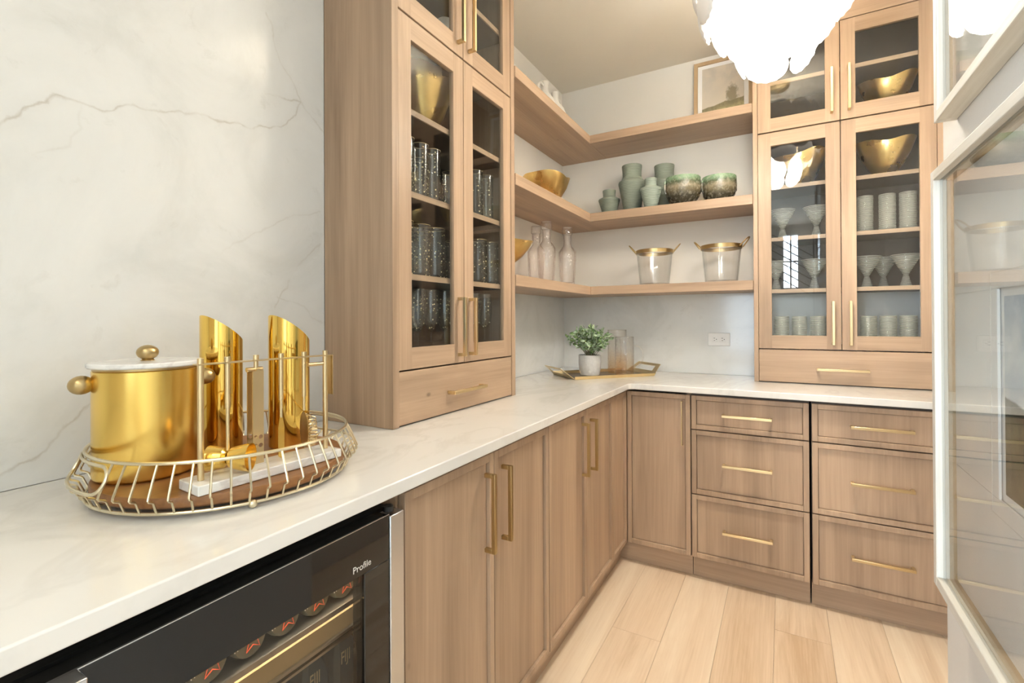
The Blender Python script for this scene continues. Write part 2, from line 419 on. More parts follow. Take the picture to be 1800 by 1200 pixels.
# wall behind the camera with three windows
wb = MB(); wins = [(-.85+.15+.0, 1.05, .55, 2.45), (1.29, 1.57, 1.72, 2.68), (2.15, 3.85, .55, 2.45)]
xs = -.2
for (a, b, c, d) in wins:
    a = max(a, -.1)
    wb.box(xs, a, -3.85, -3.7, FL-.06, CE); wb.box(a, b, -3.85, -3.7, FL-.06, c); wb.box(a, b, -3.85, -3.7, d, CE); xs = b
wb.box(xs, 4.35, -3.85, -3.7, FL-.06, CE)
struct('wall_behind', wb, M['paint'])
for i, (a, b, c, d) in enumerate(wins):
    a = max(a, -.1)
    fr = MB(); t = .035
    fr.box(a, a+t, -3.80, -3.73, c, d).box(b-t, b, -3.80, -3.73, c, d).box(a, b, -3.80, -3.73, c, c+t).box(a, b, -3.80, -3.73, d-t, d)
    mid = (a+b)/2; fr.box(mid-.012, mid+.012, -3.785, -3.745, c, d); fr.box(a, b, -3.785, -3.745, (c+d)/2-.012, (c+d)/2+.012)
    wo = struct('window_%d' % (i+1), fr, M['white_plastic'])
    obj('window_pane', MB().box(a+t, b-t, -3.768, -3.762, c+t, d-t), M['pane'], wo)
fr = MB()
for (a, b, c, d) in ((-3.3, -3.265, .6, 2.4), (-1.735, -1.7, .6, 2.4), (-2.51, -2.49, .635, 2.365), (-3.265, -2.51, .6, .635), (-2.49, -1.735, .6, .635), (-3.265, -2.51, 2.365, 2.4), (-2.49, -1.735, 2.365, 2.4)): fr.box(-.15, -.08, a, b, c, d)
wo = struct('window_4', fr, M['white_plastic'])  # unseen side window added to brighten the right wall and its pictures
obj('window_pane', MB().box(-.118, -.112, -3.265, -2.511, .636, 2.364), M['pane'], wo); obj('window_pane', MB().box(-.118, -.112, -2.489, -1.736, .636, 2.364), M['pane'], wo)
# marble slabs: full height beside the tall cabinet, splash under the lowest shelf
struct('trim_1', MB().box(-S, 0, -.604, 1.0745, ZC+.0005, CE), M['marble_wall'])
struct('trim_2', MB().box(-S, 0, 1.815, YB+S, ZC+.0005, 1.3895), M['marble_wall'])
struct('trim_3', MB().box(.0, XR, YB, YB+S, ZC+.0005, 1.3895), M['marble_wall'])

# recessed lamps (unseen fixtures added for warm fill light)
for k, (lx, ly) in enumerate(((1.0, -1.0), (2.4, -1.4), (.92, 1.0))):
    t = thing('fill_lamp', ['white recessed fill lamp added just outside the pantry opening', 'white recessed fill lamp added in the room behind, farthest from the pantry', 'white recessed fill lamp added above the bar worktop'][k], 'lamp', (lx, ly, CE-.012))
    obj('trim_ring', MB().lathe([(.068, .0115), (.068, 0), (.09, 0), (.09, .0115)], (lx, ly, CE-.012), 32), M['white_plastic'], t)
    obj('lens', MB().lathe([(0, .009), (.0675, .009)], (lx, ly, CE-.012), 32), M['fill_lens'], t)

# ------------------------------------------------------------------ worktop
def rounded_corner(cx, cy, r, a0, a1, n=8): return [(cx+r*math.cos(a0+(a1-a0)*i/n), cy+r*math.sin(a0+(a1-a0)*i/n)) for i in range(n+1)]
poly = [(.0, -.6), (.6326, -.6)]+rounded_corner(.6326+.03, YB-.6326-.03, .03, PI, PI/2)+[(XR-.001, YB-.6326), (XR-.001, YB), (.0, YB)]
wt = obj('worktop', MB().prism(poly, ZT, ZC), M['quartz'], bevel=.003, seg=3)
tag(wt, 'polished white quartz worktop running in an L round the corner', 'worktop')

# ------------------------------------------------------------------ base cabinets
def fb(mb, side, a0, a1, n0, n1, z0, z1, base=None):
    """box on a cabinet front: a along the run, n outward from the front plane"""
    if side == 'L': b = XB if base is None else base; return mb.box(b+n0, b+n1, a0, a1, z0, z1)
    b = YQ if base is None else base; return mb.box(a0, a1, b-n1, b-n0, z0, z1)
def shaker(side, a0, a1, z0, z1, fw=.022, base=None, depth=.010, th=.02):
    mb = MB()
    fb(mb, side, a0, a0+fw, -th, 0, z0, z1, base); fb(mb, side, a1-fw, a1, -th, 0, z0, z1, base)
    fb(mb, side, a0+fw, a1-fw, -th, 0, z0, z0+fw, base); fb(mb, side, a0+fw, a1-fw, -th, 0, z1-fw, z1, base)
    e = .0017; fb(mb, side, a0+fw+e, a1-fw-e, -th+.001, -depth, z0+fw+e, z1-fw-e, base)
    fb(mb, side, a0+.004, a1-.004, -th-.001, -th+.0012, z0+.004, z1-.004, base); return mb
def pull(side, a0, a1, z0, z1, base=None, t=.0115, out=.034):
    """square bar pull, vertical when a0 == a1, horizontal when z0 == z1"""
    mb = MB(); h = t/2
    if a0 == a1:
        fb(mb, side, a0-h, a0+h, out-t, out, z0, z1, base)
        for z in (z0, z1-t): fb(mb, side, a0-h, a0+h, 0, out-t, z, z+t, base)
    else:
        fb(mb, side, a0, a1, out-t, out, z0-h, z0+h, base)
        for a in (a0, a1-t): fb(mb, side, a, a+t, 0, out-t, z0-h, z0+h, base)
    return mb
ZB, ZTOP = .092, .8715
def loc_(side, a, z=FL): return (.30, a, z) if side == 'L' else (a, 2.75, z)
def carcass(side, a0, a1, depth=.60, zt=ZT-.001):
    mb = MB()
    fb(mb, side, a0, a0+.018, -depth, -.0215, ZB-.004, zt); fb(mb, side, a1-.018, a1, -depth, -.0215, ZB-.004, zt)
    fb(mb, side, a0+.018, a1-.018, -depth, -.0215, ZB-.004, ZB+.014); fb(mb, side, a0+.018, a1-.018, -depth, -depth+.01, ZB+.014, zt)
    fb(mb, side, a0+.018, a1-.018, -.10, -.0215, zt-.018, zt); return mb
def toe(side, a0, a1): return fb(MB(), side, a0, a1, -.065, -.050, FL+.0005, ZB-.0045)
def base_unit(side, a0, a1, doors, label, hz=(.612, .826)):
    t = thing('base_cabinet', label, 'cabinet', loc_(side, (a0+a1)/2))
    obj('body', carcass(side, a0, a1), M['woodZ'], t); obj('toe_kick', toe(side, a0, a1), M['woodX' if side == 'B' else 'woodY'], t)
    for (d0, d1, ha) in doors:
        d = obj('door', shaker(side, d0, d1, ZB, ZTOP), M['woodZ'], t, bevel=.0012, seg=1)
        if ha: obj('handle', pull(side, ha, ha, hz[0], hz[1]), M['brass_dk' if side == 'L' else 'brass'], d, bevel=.001)
    return t
base_unit('L', .778, 1.5095, [(.7845, 1.1475, 1.103), (1.1505, 1.5075, 1.192)], 'brown two door base cabinet beside the beverage cooler')
base_unit('L', 1.5105, 2.2195, [(1.5125, 1.8710, 1.824), (1.8740, 2.2180, 1.918)], 'brown two door base cabinet next to the corner unit')
# corner unit: its blind door on the left run and its handled door on the back run
t = thing('base_cabinet', 'brown corner base cabinet with a narrow door facing the room', 'cabinet', (.55, 2.5, FL))
bm = MB().box(.0, .5885, 2.2205, YB-.002, ZB-.004, ZB+.014).box(.5885, .9225, YQ+.0215, YB-.002, ZB-.004, ZB+.014)
bm.box(.9045, .9225, YQ+.0215, YB-.002, ZB+.014, ZT-.001).box(0, .5885, 2.2205, 2.2385, ZB+.014, ZT-.001)
bm.box(.5885, .6085, YQ+.0215, YQ+.06, ZB-.004, ZT-.001)
obj('body', bm, M['woodZ'], t)
obj('toe_kick', MB().box(.545, .56, 2.2205, YQ+.05, FL+.0005, ZB-.0045).box(.545, .9225, YQ+.05, YQ+.065, FL+.0005, ZB-.0045), M['woodX'], t)
obj('door', shaker('L', 2.2215, YQ-.0015, ZB, ZTOP), M['woodZ'], t, bevel=.0012, seg=1)
d = obj('door', shaker('B', XB+.002, .9215, ZB, ZTOP), M['woodZ'], t, bevel=.0012, seg=1)
obj('handle', pull('B', .885, .885, .627, .842, t=.006, out=.022), M['brass'], d, bevel=.001)
# drawer units
def drawer_unit(a0, a1, label, h0, h1, zhs):
    t = thing('drawer_cabinet', label, 'cabinet', loc_('B', (a0+a1)/2))
    obj('body', carcass('B', a0-.002, a1+.002), M['wood_in'], t); obj('toe_kick', toe('B', a0-.002, a1+.002), M['woodX'], t)
    for (z0, z1), zh in zip(((ZB, .3935), (.3985, .7045), (.7095, ZTOP)), zhs):
        d = obj('drawer', shaker('B', a0, a1, z0, z1), M['woodZ'], t, bevel=.0012, seg=1)
        obj('handle', pull('B', h0, h1, zh, zh), M['brass'], d, bevel=.001)
drawer_unit(.9275, 1.4130, 'brown three drawer base cabinet to the right of the corner unit', 1.066, 1.272, (.243, .555, .788))
drawer_unit(1.4235, 1.9090, 'brown three drawer base cabinet nearest the right wall', 1.560, 1.768, (.243, .553, .788))
obj('filler', fb(MB(), 'B', 1.9125, XR-.001, -.02, -.002, ZB, ZTOP), M['woodZ'], tag(bpy.data.objects['drawer_cabinet.001'], bpy.data.objects['drawer_cabinet.001']['label'], 'cabinet'))

# ------------------------------------------------------------------ tall glazed cabinets standing on the worktop
SH = (1.6505, 1.3825, 1.9175, 2.461)     # centres of the inner shelves
def glazed(side, base, wall, a0, a1, p0, p1, mid, label, ztop, hoff=.035):
    """a0..a1 outer ends, p0/p1 side panel thickness, mid centre gap"""
    depth = abs(base-wall)
    loc = (wall+depth/2, (a0+a1)/2, ZC+.0005) if side == 'L' else ((a0+a1)/2, base+depth/2, ZC+.0005)
    t = thing('glazed_cabinet', label, 'cabinet', loc)
    z0 = ZC+.0005
    for (b0, b1) in ((a0, a0+p0), (a1-p1, a1)):
        obj('side_panel', fb(MB(), side, b0, b1, -depth+.0005, 0, z0, CE-.0005, base), M['woodZ'], t, bevel=.0012, seg=1)
    i0, i1 = a0+p0, a1-p1
    e = .0006
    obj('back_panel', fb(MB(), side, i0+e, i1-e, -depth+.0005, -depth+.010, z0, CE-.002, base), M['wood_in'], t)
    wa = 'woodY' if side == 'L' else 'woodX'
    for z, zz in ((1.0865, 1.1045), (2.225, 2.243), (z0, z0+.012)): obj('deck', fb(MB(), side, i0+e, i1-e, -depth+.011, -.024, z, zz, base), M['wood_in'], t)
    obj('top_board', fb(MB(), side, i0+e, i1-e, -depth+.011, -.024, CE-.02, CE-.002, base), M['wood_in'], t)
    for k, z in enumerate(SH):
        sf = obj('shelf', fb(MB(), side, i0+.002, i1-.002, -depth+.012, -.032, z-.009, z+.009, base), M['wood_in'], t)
        obj('shelf_edge', fb(MB(), side, i0+.002, i1-.002, -.0315, -.026, z-.0095, z+.0095, base), M[wa], sf)
    fr = -.003
    def gdoor(d0, d1, z0, z1, ha, h0, h1, sw=.060, rw=.068):
        th = .022; A_ = (d0, d0+sw, d1-sw, d1); Z_ = (z0, z0+rw, z1-rw, z1); mb = MB(); v = []; f = []; mi = []
        for n_ in (fr, -th):
            for zz in Z_:
                for aa in A_: v.append((base+n_, aa, zz) if side == 'L' else (aa, base-n_, zz))
        ix = lambda n_, i, k: n_*16+k*4+i
        for k in range(3):
            for i in range(3):
                if (i, k) == (1, 1): continue
                for n_ in (0, 1): f.append((ix(n_, i, k), ix(n_, i+1, k), ix(n_, i+1, k+1), ix(n_, i, k+1))); mi.append(1 if i == 1 else 0)
        for k in range(3):
            for i in (0, 3): f.append((ix(0, i, k), ix(0, i, k+1), ix(1, i, k+1), ix(1, i, k))); mi.append(0)
        for i in range(3):
            for k in (0, 3): f.append((ix(0, i, k), ix(0, i+1, k), ix(1, i+1, k), ix(1, i, k))); mi.append(1 if i == 1 else 0)
        for i in (1, 2): f.append((ix(0, i, 1), ix(0, i, 2), ix(1, i, 2), ix(1, i, 1))); mi.append(0)
        for k in (1, 2): f.append((ix(0, 1, k), ix(0, 2, k), ix(1, 2, k), ix(1, 1, k))); mi.append(1)
        d = obj('door', mb.add(v, f), M['woodZ'], t, bevel=.0012, seg=1, smooth=False)
        d.data.materials.append(M[wa]); d.data.polygons.foreach_set('material_index', mi)
        obj('pane', fb(MB(), side, d0+sw+.0004, d1-sw-.0004, -.016, -.012, z0+rw+.0004, z1-rw-.0004, base), M['pane'], d)
        obj('handle', pull(side, ha, ha, h0, h1, base+(fr if side == 'L' else -fr)), M['brass'], d, bevel=.001)
    g = .0015
    gdoor(i0+g, mid-g, 1.0875, 2.1985, mid-hoff, 1.112, 1.324); gdoor(mid+g, i1-g, 1.0875, 2.1985, mid+hoff, 1.112, 1.324)
    gdoor(i0+g, mid-g, 2.2045, 2.686, mid-hoff, 2.242, 2.458); gdoor(mid+g, i1-g, 2.2045, 2.686, mid+hoff, 2.242, 2.458)
    obj('top_panel', fb(MB(), side, i0+g, i1-g, -.022, fr, 2.690, CE-.001, base), M[wa], t, bevel=.0012, seg=1)
    d = obj('drawer', fb(MB(), side, i0+g, i1-g, -.022, fr, z0+.004, 1.0825, base), M[wa], t, bevel=.0012, seg=1)
    hc = (i0+i1)/2
    obj('handle', pull(side, hc-.105, hc+.105, .990, .990, base+(fr if side == 'L' else -fr)), M['brass'], d, bevel=.001)
    return t
glazed('L', XL, .0, 1.0752, 1.8306, .0285, .030, 1.4503, 'tall glazed brown cabinet on the left worktop, full of dotted glasses', CE)
glazed('B', YF, YB+S, 1.185, 1.9516, .0215, .027, 1.565, 'tall glazed brown cabinet on the back worktop, holding ribbed glassware', CE)

# ------------------------------------------------------------------ open corner shelves
DS = .306
for (zt, zb, lab) in ((2.3541, 2.3055, 'thick brown corner shelf, the top one with the painting'), (1.8828, 1.8324, 'thick brown corner shelf, the middle one with green pottery'), (1.4399, 1.3902, 'thick brown corner shelf, the lowest one with glass ice buckets')):
    t = thing('corner_shelf', lab, 'shelf', (.15, YB-.15, zb))
    z0 = zb
    wl = -S+.0005
    obj('board', MB().prism([(wl, 1.8312), (DS, 1.8312), (DS, YB-DS-.0004), (wl, YB+S-.0012)] if False else [(wl, 1.8312), (DS, 1.8312), (DS, YB-DS-.0004), (DS, YB+S-.0005), (wl, YB+S-.0005)], z0, zt), M['woodY'], t, bevel=.0012, seg=1)
    obj('board', MB().prism([(DS+.0006, YB-DS), (1.1845, YB-DS), (1.1845, YB+S-.0005), (DS+.0006, YB+S-.0005)], z0, zt), M['woodX'], t, bevel=.0012, seg=1)
ST, SM, SL = 2.3541+.0004, 1.8828+.0004, 1.4399+.0004

# ------------------------------------------------------------------ beverage cooler
t = thing('beverage_cooler', 'black glass fronted beverage cooler with steel edge under the worktop', 'cooler', (.31, .46, FL))
co = MB(); Y0, Y1 = .165, .765
co.box(.03, .575, Y0, Y0+.02, FL+.002, .846).box(.03, .575, Y1-.02, Y1, FL+.002, .846).box(.03, .05, Y0+.02, Y1-.02, FL+.002, .846)
co.box(.05, .575, Y0+.02, Y1-.02, .825, .846).box(.05, .575, Y0+.02, Y1-.02, FL+.002, .06)
obj('body', co, M['black'], t)
li = MB(); li.box(.051, .06, Y0+.021, Y1-.021, .061, .824).box(.06, .56, Y0+.021, Y0+.028, .061, .824).box(.06, .56, Y1-.028, Y1-.021, .061, .824)
obj('liner', li, plain('cooler_liner', (.36, .27, .17), .5), t)
obj('lamp_strip', MB().box(.515, .545, .20, .73, .817, .8245), M['led'], t)
dx0, dx1 = .585, .618
door = MB(); zd0, zd1, yd0, yd1 = .09, .847, Y0, .7285
wz0, wz1, wy0, wy1 = .17, .757, .235, .6625
door.box(dx0, dx1, yd0, yd1, wz1, zd1).box(dx0, dx1, yd0, yd1, zd0, wz0).box(dx0, dx1, wy1, yd1, wz0, wz1).box(dx0, dx1, yd0, wy0, wz0, wz1)
d = obj('door', door, plain('black_glass_border', (.010, .0095, .009), .04, spec=.6), t, bevel=.0015)
obj('pane', MB().box(dx1-.012, dx1-.004, wy0, wy1, wz0, wz1), M['cooler_glass'], d)
obj('edge_strip', MB().box(dx0, dx1+.003, .7295, .7695, zd0, .8435), M['steel'], d, bevel=.002)
obj('top_edge', MB().box(dx1-.003, dx1+.0005, yd0, yd1, zd1, zd1+.0015), M['chrome'], d)
obj('handle', MB().box(dx1+.0005, dx1+.029, -.05+.22, .2325, .812, .8495), M['chrome'], d, bevel=.002)
obj('hinge', MB().lathe([(0, 0), (.011, 0), (.011, .010), (.006, .012), (0, .012)], (.602, .742, .848), 16), M['black'], t)
obj('plinth', MB().box(.54, .56, Y0, Y1, FL+.002, .088), M['black'], t)
def text(name, s, size, M4, mat, parent, ext=.0003):
    cu = bpy.data.curves.new(name, 'FONT'); cu.body = s; cu.size = size; cu.extrude = ext
    to = bpy.data.objects.new(name, cu); C.objects.link(to); dg = bpy.context.evaluated_depsgraph_get()
    me = bpy.data.meshes.new_from_object(to.evaluated_get(dg)); bpy.data.objects.remove(to)
    off = WL[parent.name] if parent else Vector((0, 0, 0))
    me.transform(M4); me.transform(Matrix.Translation(-off)); me.name = name
    me.materials.clear(); me.materials.append(mat)
    o = bpy.data.objects.new(name, me); C.objects.link(o)
    if parent: o.parent = parent
    WL[o.name] = off.copy(); return o
# text facing +X, reading along +Y
def face_x(x, y, z): return Matrix(((0, 0, 1, x), (1, 0, 0, y), (0, 1, 0, z), (0, 0, 0, 1)))
text('lettering', 'Profile', .0175, face_x(dx1+.0004, .633, .769), plain('grey_print', (.62, .60, .56), .5), d)
for zs, zr in ((.655, .682), (.34, .365)):
    s_ = obj('shelf', MB().box(.07, .545, Y0+.03, Y1-.03, zs-.004, zs+.004), M['steel'], t)
    obj('shelf_front', MB().box(.5455, .560, Y0+.03, Y1-.03, zs-.022, zs+.012), plain('beech_shelf_front', (.58, .44, .26), .5), s_)
    obj('rail', MB().box(.5605, .566, Y0+.03, Y1-.075, zr-.006, zr+.004), M['steel'], s_)
    if zs < .5: obj('rail', MB().box(.5605, .566, Y0+.03, Y1-.06, .628, .634).box(.5605, .566, Y0+.03, Y1-.06, .617, .622), M['steel'], s_)
# cans lying on the upper shelf, ends to the door
star = plain('red_star_print', (.75, .12, .05), .5); arcm = plain('white_print', (.75, .75, .72), .5)
def can():
    t = thing('drink_can', 'dark drink can with a red star lying on the cooler shelf', 'can', (.46, 0, .68))
    b = MB().lathe([(0, -.055), (.026, -.055), (.031, -.048), (.031, .048), (.027, .055), (0, .055)], (0, 0, 0), 24).xform(Matrix.Rotation(PI/2, 4, 'Y'))
    obj('body', b, plain('dark_green_can', (.15, .15, .12), .25, .3), t, local=True)
    pts = []
    for i in range(10):
        a = PI/2+i*PI/5; r = .020 if i % 2 == 0 else .0085; pts.append((.0562, .004+r*math.cos(a), r*math.sin(a)))
    obj('star', MB().tube(pts, .0011, 4, True), star, t, local=True)
    ar = MB()
    for r in (.0285, .0235): ar.tube([(.0562, r*math.cos(a), r*math.sin(a)) for a in [PI*.72+k*.12 for k in range(10)]], .0009, 4)
    obj('arc', ar, arcm, t, local=True)
    return t
c0 = can(); c0.location = (.46, .705, .691)
c0['label'] = 'dark can with a red star on the cooler shelf, first from the steel edge'
for k, y in enumerate((.636, .568, .500, .432, .364, .296)):
    dup(c0, (.46, y, .691), 'dark can with a red star on the cooler shelf, %s from the steel edge' % ['second', 'third', 'fourth', 'fifth', 'sixth', 'seventh'][k])
for o in C.objects:
    if o.name.startswith('drink_can'): o['group'] = 'cans on the upper cooler shelf'
lab = plain('cream_print', (.72, .66, .52), .5)
def bottle():
    t = thing('water_bottle', 'x', 'bottle', (0, 0, 0), 'water bottles on the lower cooler shelf')
    b = MB(); sec = []
    for (h, z) in ((.022, 0), (.031, .006), (.031, .20), (.026, .222), (.014, .245), (.013, .252)):
        sec.append([(h*sx*k1, h*sy*k2, z) for sx, sy, k1, k2 in ((1, 1, 1, .7), (1, 1, .7, 1), (-1, 1, .7, 1), (-1, 1, 1, .7), (-1, -1, 1, .7), (-1, -1, .7, 1), (1, -1, .7, 1), (1, -1, 1, .7))])
    v = [p for s in sec for p in s]; f = []
    for k in range(len(sec)-1):
        for i in range(8): f.append((k*8+i, k*8+(i+1) % 8, (k+1)*8+(i+1) % 8, (k+1)*8+i))
    f += [tuple(range(8))[::-1], tuple(range((len(sec)-1)*8, len(sec)*8))]
    b.add(v, f); obj('body', b, M['water'], t, local=True)
    obj('cap', MB().lathe([(0, .252), (.0145, .252), (.0145, .272), (0, .272)], (0, 0, 0), 20), plain('blue_cap', (.12, .25, .45), .4), t, local=True)
    obj('label_band', MB().box(.0314, .0318, -.020, .020, .03, .10), plain('rust_label', (.30, .10, .04), .5, var=.5, vs=40), t, local=True)
    x = text('lettering', 'FIJI', .024, face_x(.0320, -.021, .198) @ Matrix.Diagonal((.85, 1.45, 1, 1)), lab, t); return t
b0 = bottle(); b0.location = (.5, .700, .3445); b0['label'] = 'pale blue water bottle in the cooler, first from the steel edge'
for k, y in enumerate((.626, .552, .478, .404, .330)):
    dup(b0, (.5, y, .3445), 'pale blue water bottle in the cooler, %s from the steel edge' % ['second', 'third', 'fourth', 'fifth', 'sixth'][k])

# ------------------------------------------------------------------ outlet
t = thing('wall_outlet', 'white double wall outlet on the marble splash above the back worktop', 'outlet', (.9875, YB, 1.12))
obj('cover_plate', MB().box(.9275, 1.0475, YB-.006, YB-.0004, 1.0815, 1.1575), M['white_plastic'], t, bevel=.0025)
for xc in (.966, 1.009):
    s_ = obj('socket', MB().box(xc-.0165, xc+.0165, YB-.0085, YB-.0062, 1.104, 1.137), M['white_plastic'], t, bevel=.002)
    obj('slot', MB().box(xc-.007, xc+.001, YB-.0092, YB-.0086, 1.126, 1.1285).box(xc-.006, xc+.001, YB-.0092, YB-.0086, 1.1125, 1.115).box(xc+.006, xc+.010, YB-.0092, YB-.0086, 1.118, 1.1225), M['dark'], s_)

# ------------------------------------------------------------------ pictures
def painting(name, sky_top, sky_lo, cloud, hill, grass, hz, tree=None, ax='X'):
    """flat print, generated coordinates; ax = horizontal axis of the panel"""
    m, nt, out = newmat(name); tc = N(nt, 'ShaderNodeTexCoord'); sp = N(nt, 'ShaderNodeSeparateXYZ'); L(nt, tc.outputs['Generated'], sp.inputs[0])
    h = sp.outputs[ax]; v = sp.outputs['Z']
    cb = N(nt, 'ShaderNodeCombineXYZ'); L(nt, h, cb.inputs[0]); L(nt, v, cb.inputs[1]); vec = cb.outputs[0]
    n1 = noise(nt, vec, 3.2, 6, .55, .3); n2 = noise(nt, vec, 14, 6, .65); n3 = noise(nt, vec, 2.0, 4)
    sky = mixc(nt, v, sky_lo, sky_top); sky = mixc(nt, ramp(nt, n1, [(.42, 0.), (.62, 1.)]), sky, cloud)
    ln = math_(nt, 'ADD', hz, math_(nt, 'ADD', math_(nt, 'MULTIPLY', math_(nt, 'SUBTRACT', n3, .5), .12), math_(nt, 'MULTIPLY', h, .10)))
    dv = math_(nt, 'SUBTRACT', ln, v)
    land = ramp(nt, dv, [(0., hill), (.06, hill), (.12, grass), (.4, [x*.8 for x in grass])])
    land = mixc(nt, ramp(nt, n2, [(.45, 0.), (.65, .5)]), land, [x*.55 for x in hill])
    col = mixc(nt, ramp(nt, dv, [(0., 0.), (.012, 1.)]), sky, land)
    if tree:
        dx = math_(nt, 'MULTIPLY', math_(nt, 'SUBTRACT', h, tree[0]), 1.3); dy = math_(nt, 'SUBTRACT', v, tree[1])
        dd = math_(nt, 'SQRT', math_(nt, 'ADD', math_(nt, 'MULTIPLY', dx, dx), math_(nt, 'MULTIPLY', dy, dy)))
        dd = math_(nt, 'ADD', dd, math_(nt, 'MULTIPLY', math_(nt, 'SUBTRACT', n2, .5), .28))
        col = mixc(nt, ramp(nt, dd, [(tree[2]*.6, .8), (tree[2], 0.)]), col, [x*.75 for x in hill])
    bsdf(nt, out, col, .7, 0, .2); return m
# the painting leaning on the top shelf (leans back: bottom forward of top)
t = thing('landscape_picture', 'oak framed landscape painting with a tree leaning on the top shelf', 'picture', (1.018, 3.03, ST))
a0, a1, h = .860, 1.177, .418
pm = MB()
def lean(mb):
    Mx = Matrix.Translation((1.018, 3.040, ST)) @ Matrix.Rotation(math.radians(-4), 4, 'X') @ Matrix.Translation((-1.018, 0, 0)); return mb.xform(Mx)
fwd = .022
pm.box(a0, a0+fwd, -.018, 0, 0.002, h).box(a1-fwd, a1, -.018, 0, .002, h).box(a0+fwd, a1-fwd, -.018, 0, .002, fwd).box(a0+fwd, a1-fwd, -.018, 0, h-fwd, h)
obj('frame', lean(pm), wood('warm_oak_frame', 'Z', (.55, .40, .24), (.42, .29, .16), .5), t, bevel=.001, seg=1)
obj('mat_board', lean(MB().box(a0+fwd, a1-fwd, -.010, -.004, fwd, h-fwd)), M['mat'], t)
obj('painting', lean(MB().box(a0+fwd+.024, a1-fwd-.024, -.0112, -.0104, fwd+.006, h-fwd-.022)), painting('landscape_print', (.50, .46, .40), (.66, .60, .52), (.62, .55, .46), (.26, .23, .14), (.40, .36, .20), .30, (.72, .46, .21)), t)
# two large frames on the right wall
def wall_picture(z0, z1, y0, y1, front, label, my0, my1, mz0, mz1, pmat):
    wx = 1.6105; t = thing('wall_picture', label, 'picture', (wx, (y0+y1)/2, z0))
    fw = .019
    for (b0, b1) in ((y0, y0+fw), (y1-fw, y1)): obj('frame_stile', MB().box(front, wx, b0, b1, z0, z1), M['oak'], t, bevel=.0015)
    for (c0, c1) in ((z0, z0+fw), (z1-fw, z1)): obj('frame_rail', MB().box(front, wx, y0+fw, y1-fw, c0, c1), M['oakY'], t, bevel=.0015)
    gx = front+.010; e = .0155
    ln = MB(); ln.box(gx+.004, wx-.006, y0+fw, y0+fw+.003, z0+fw, z1-fw).box(gx+.004, wx-.006, y1-fw-.003, y1-fw, z0+fw, z1-fw)
    ln.box(gx+.004, wx-.006, y0+fw+.003, y1-fw-.003, z0+fw, z0+fw+.003).box(gx+.004, wx-.006, y0+fw+.003, y1-fw-.003, z1-fw-.003, z1-fw)
    obj('liner', ln, M['oak_liner'], t)
    obj('glass', MB().box(gx, gx+.003, y0+fw, y1-fw, z0+fw, z1-fw), M['art_glass'], t)
    mb = MB(); x0, x1 = wx-.010, wx-.006; yi0, yi1, zi0, zi1 = y0+fw+.003, y1-fw-.003, z0+fw+.003, z1-fw-.003
    mb.box(x0, x1, yi0, yi1, zi0, mz0).box(x0, x1, yi0, yi1, mz1, zi1).box(x0, x1, yi0, my0, mz0, mz1).box(x0, x1, my1, yi1, mz0, mz1)
    obj('mat_board', mb, M['mat'], t, bevel=.0008, seg=1)
    g = MB(); q = .025
    for (ya, yb, za, zb) in ((my0-q, my1+q, mz0-q-.001, mz0-q), (my0-q, my1+q, mz1+q, mz1+q+.001), (my0-q-.001, my0-q, mz0-q, mz1+q), (my1+q, my1+q+.001, mz0-q, mz1+q)): g.box(x0-.0004, x0, ya, yb, za, zb)
    obj('groove_line', g, plain('mat_groove', (.74, .73, .69), .8), t)
    obj('backing', MB().box(wx-.0042, wx-.003, yi0, yi1, zi0, zi1), M['mat'], t)
    obj('painting', MB().box(wx-.0055, wx-.0043, my0+.012, my1-.012, mz0+.012, mz1-.012), pmat, t)
wall_picture(.7295, 1.5245, .42, 1.217, 1.571, 'pale oak framed print with dark landscape, lower one on the right wall', .66, .991, .9687, 1.2865,
    painting('dark_landscape_print', (.42, .50, .60), (.60, .66, .72), (.74, .78, .80), (.045, .05, .035), (.13, .14, .075), .40, None, 'Y'))
wall_picture(1.6200, 2.415, .42, 1.217, 1.577, 'pale oak framed print, upper one on the right wall near the lamp', .66, .991, 1.86, 2.18,
    painting('light_landscape_print', (.50, .56, .62), (.70, .68, .62), (.80, .78, .74), (.14, .14, .10), (.35, .33, .20), .35, None, 'Y'))

# ------------------------------------------------------------------ chandelier
CX, CY = 1.2985, 1.95
t = thing('chandelier', 'lit chandelier of white frosted glass petals hanging from the ceiling', 'lamp', (CX, CY, CE))
obj('canopy', MB().lathe([(0, -.038), (.05, -.036), (.066, -.022), (.07, -.0005), (0, -.0005)], (CX, CY, CE), 32), M['brass'], t)
for i in range(6):
    z = CE-.055-i*.034; pts = []
    for k in range(14):
        a = 2*PI*k/14; u_, v_ = .0085*math.cos(a), .021*math.sin(a)
        pts.append((CX+(u_ if i % 2 else 0), CY+(0 if i % 2 else u_), z+v_))
    obj('chain_link', MB().tube(pts, .0022, 6, True), M['brass'], t)
tiers = [(2.212, .135, 5, 9, .15), (2.322, .212, 8, 6, .3), (2.396, .264, 10, 4, .1), (2.475, .276, 12, 0, .35), (2.55, .25, 11, -7, .0)]
fr = MB()
for (zc, r, n, tl, ph) in tiers:
    fr.tube([(CX+(r-.028)*math.cos(2*PI*k/40), CY+(r-.028)*math.sin(2*PI*k/40), zc+.062) for k in range(40)], .0032, 6, True)
for k in range(4):
    a = PI/4+k*PI/2
    fr.tube([(CX, CY, 2.575)]+[(CX+(r-.028)*math.cos(a), CY+(r-.028)*math.sin(a), zc+.062) for (zc, r, n, tl, ph) in tiers[::-1]]+[(CX+.03*math.cos(a), CY+.03*math.sin(a), 2.26)], .003, 6)
fr.cyl((CX, CY, 2.26), (CX, CY, 2.60), .006, 10)
obj('inner_frame', fr, M['brass'], t)
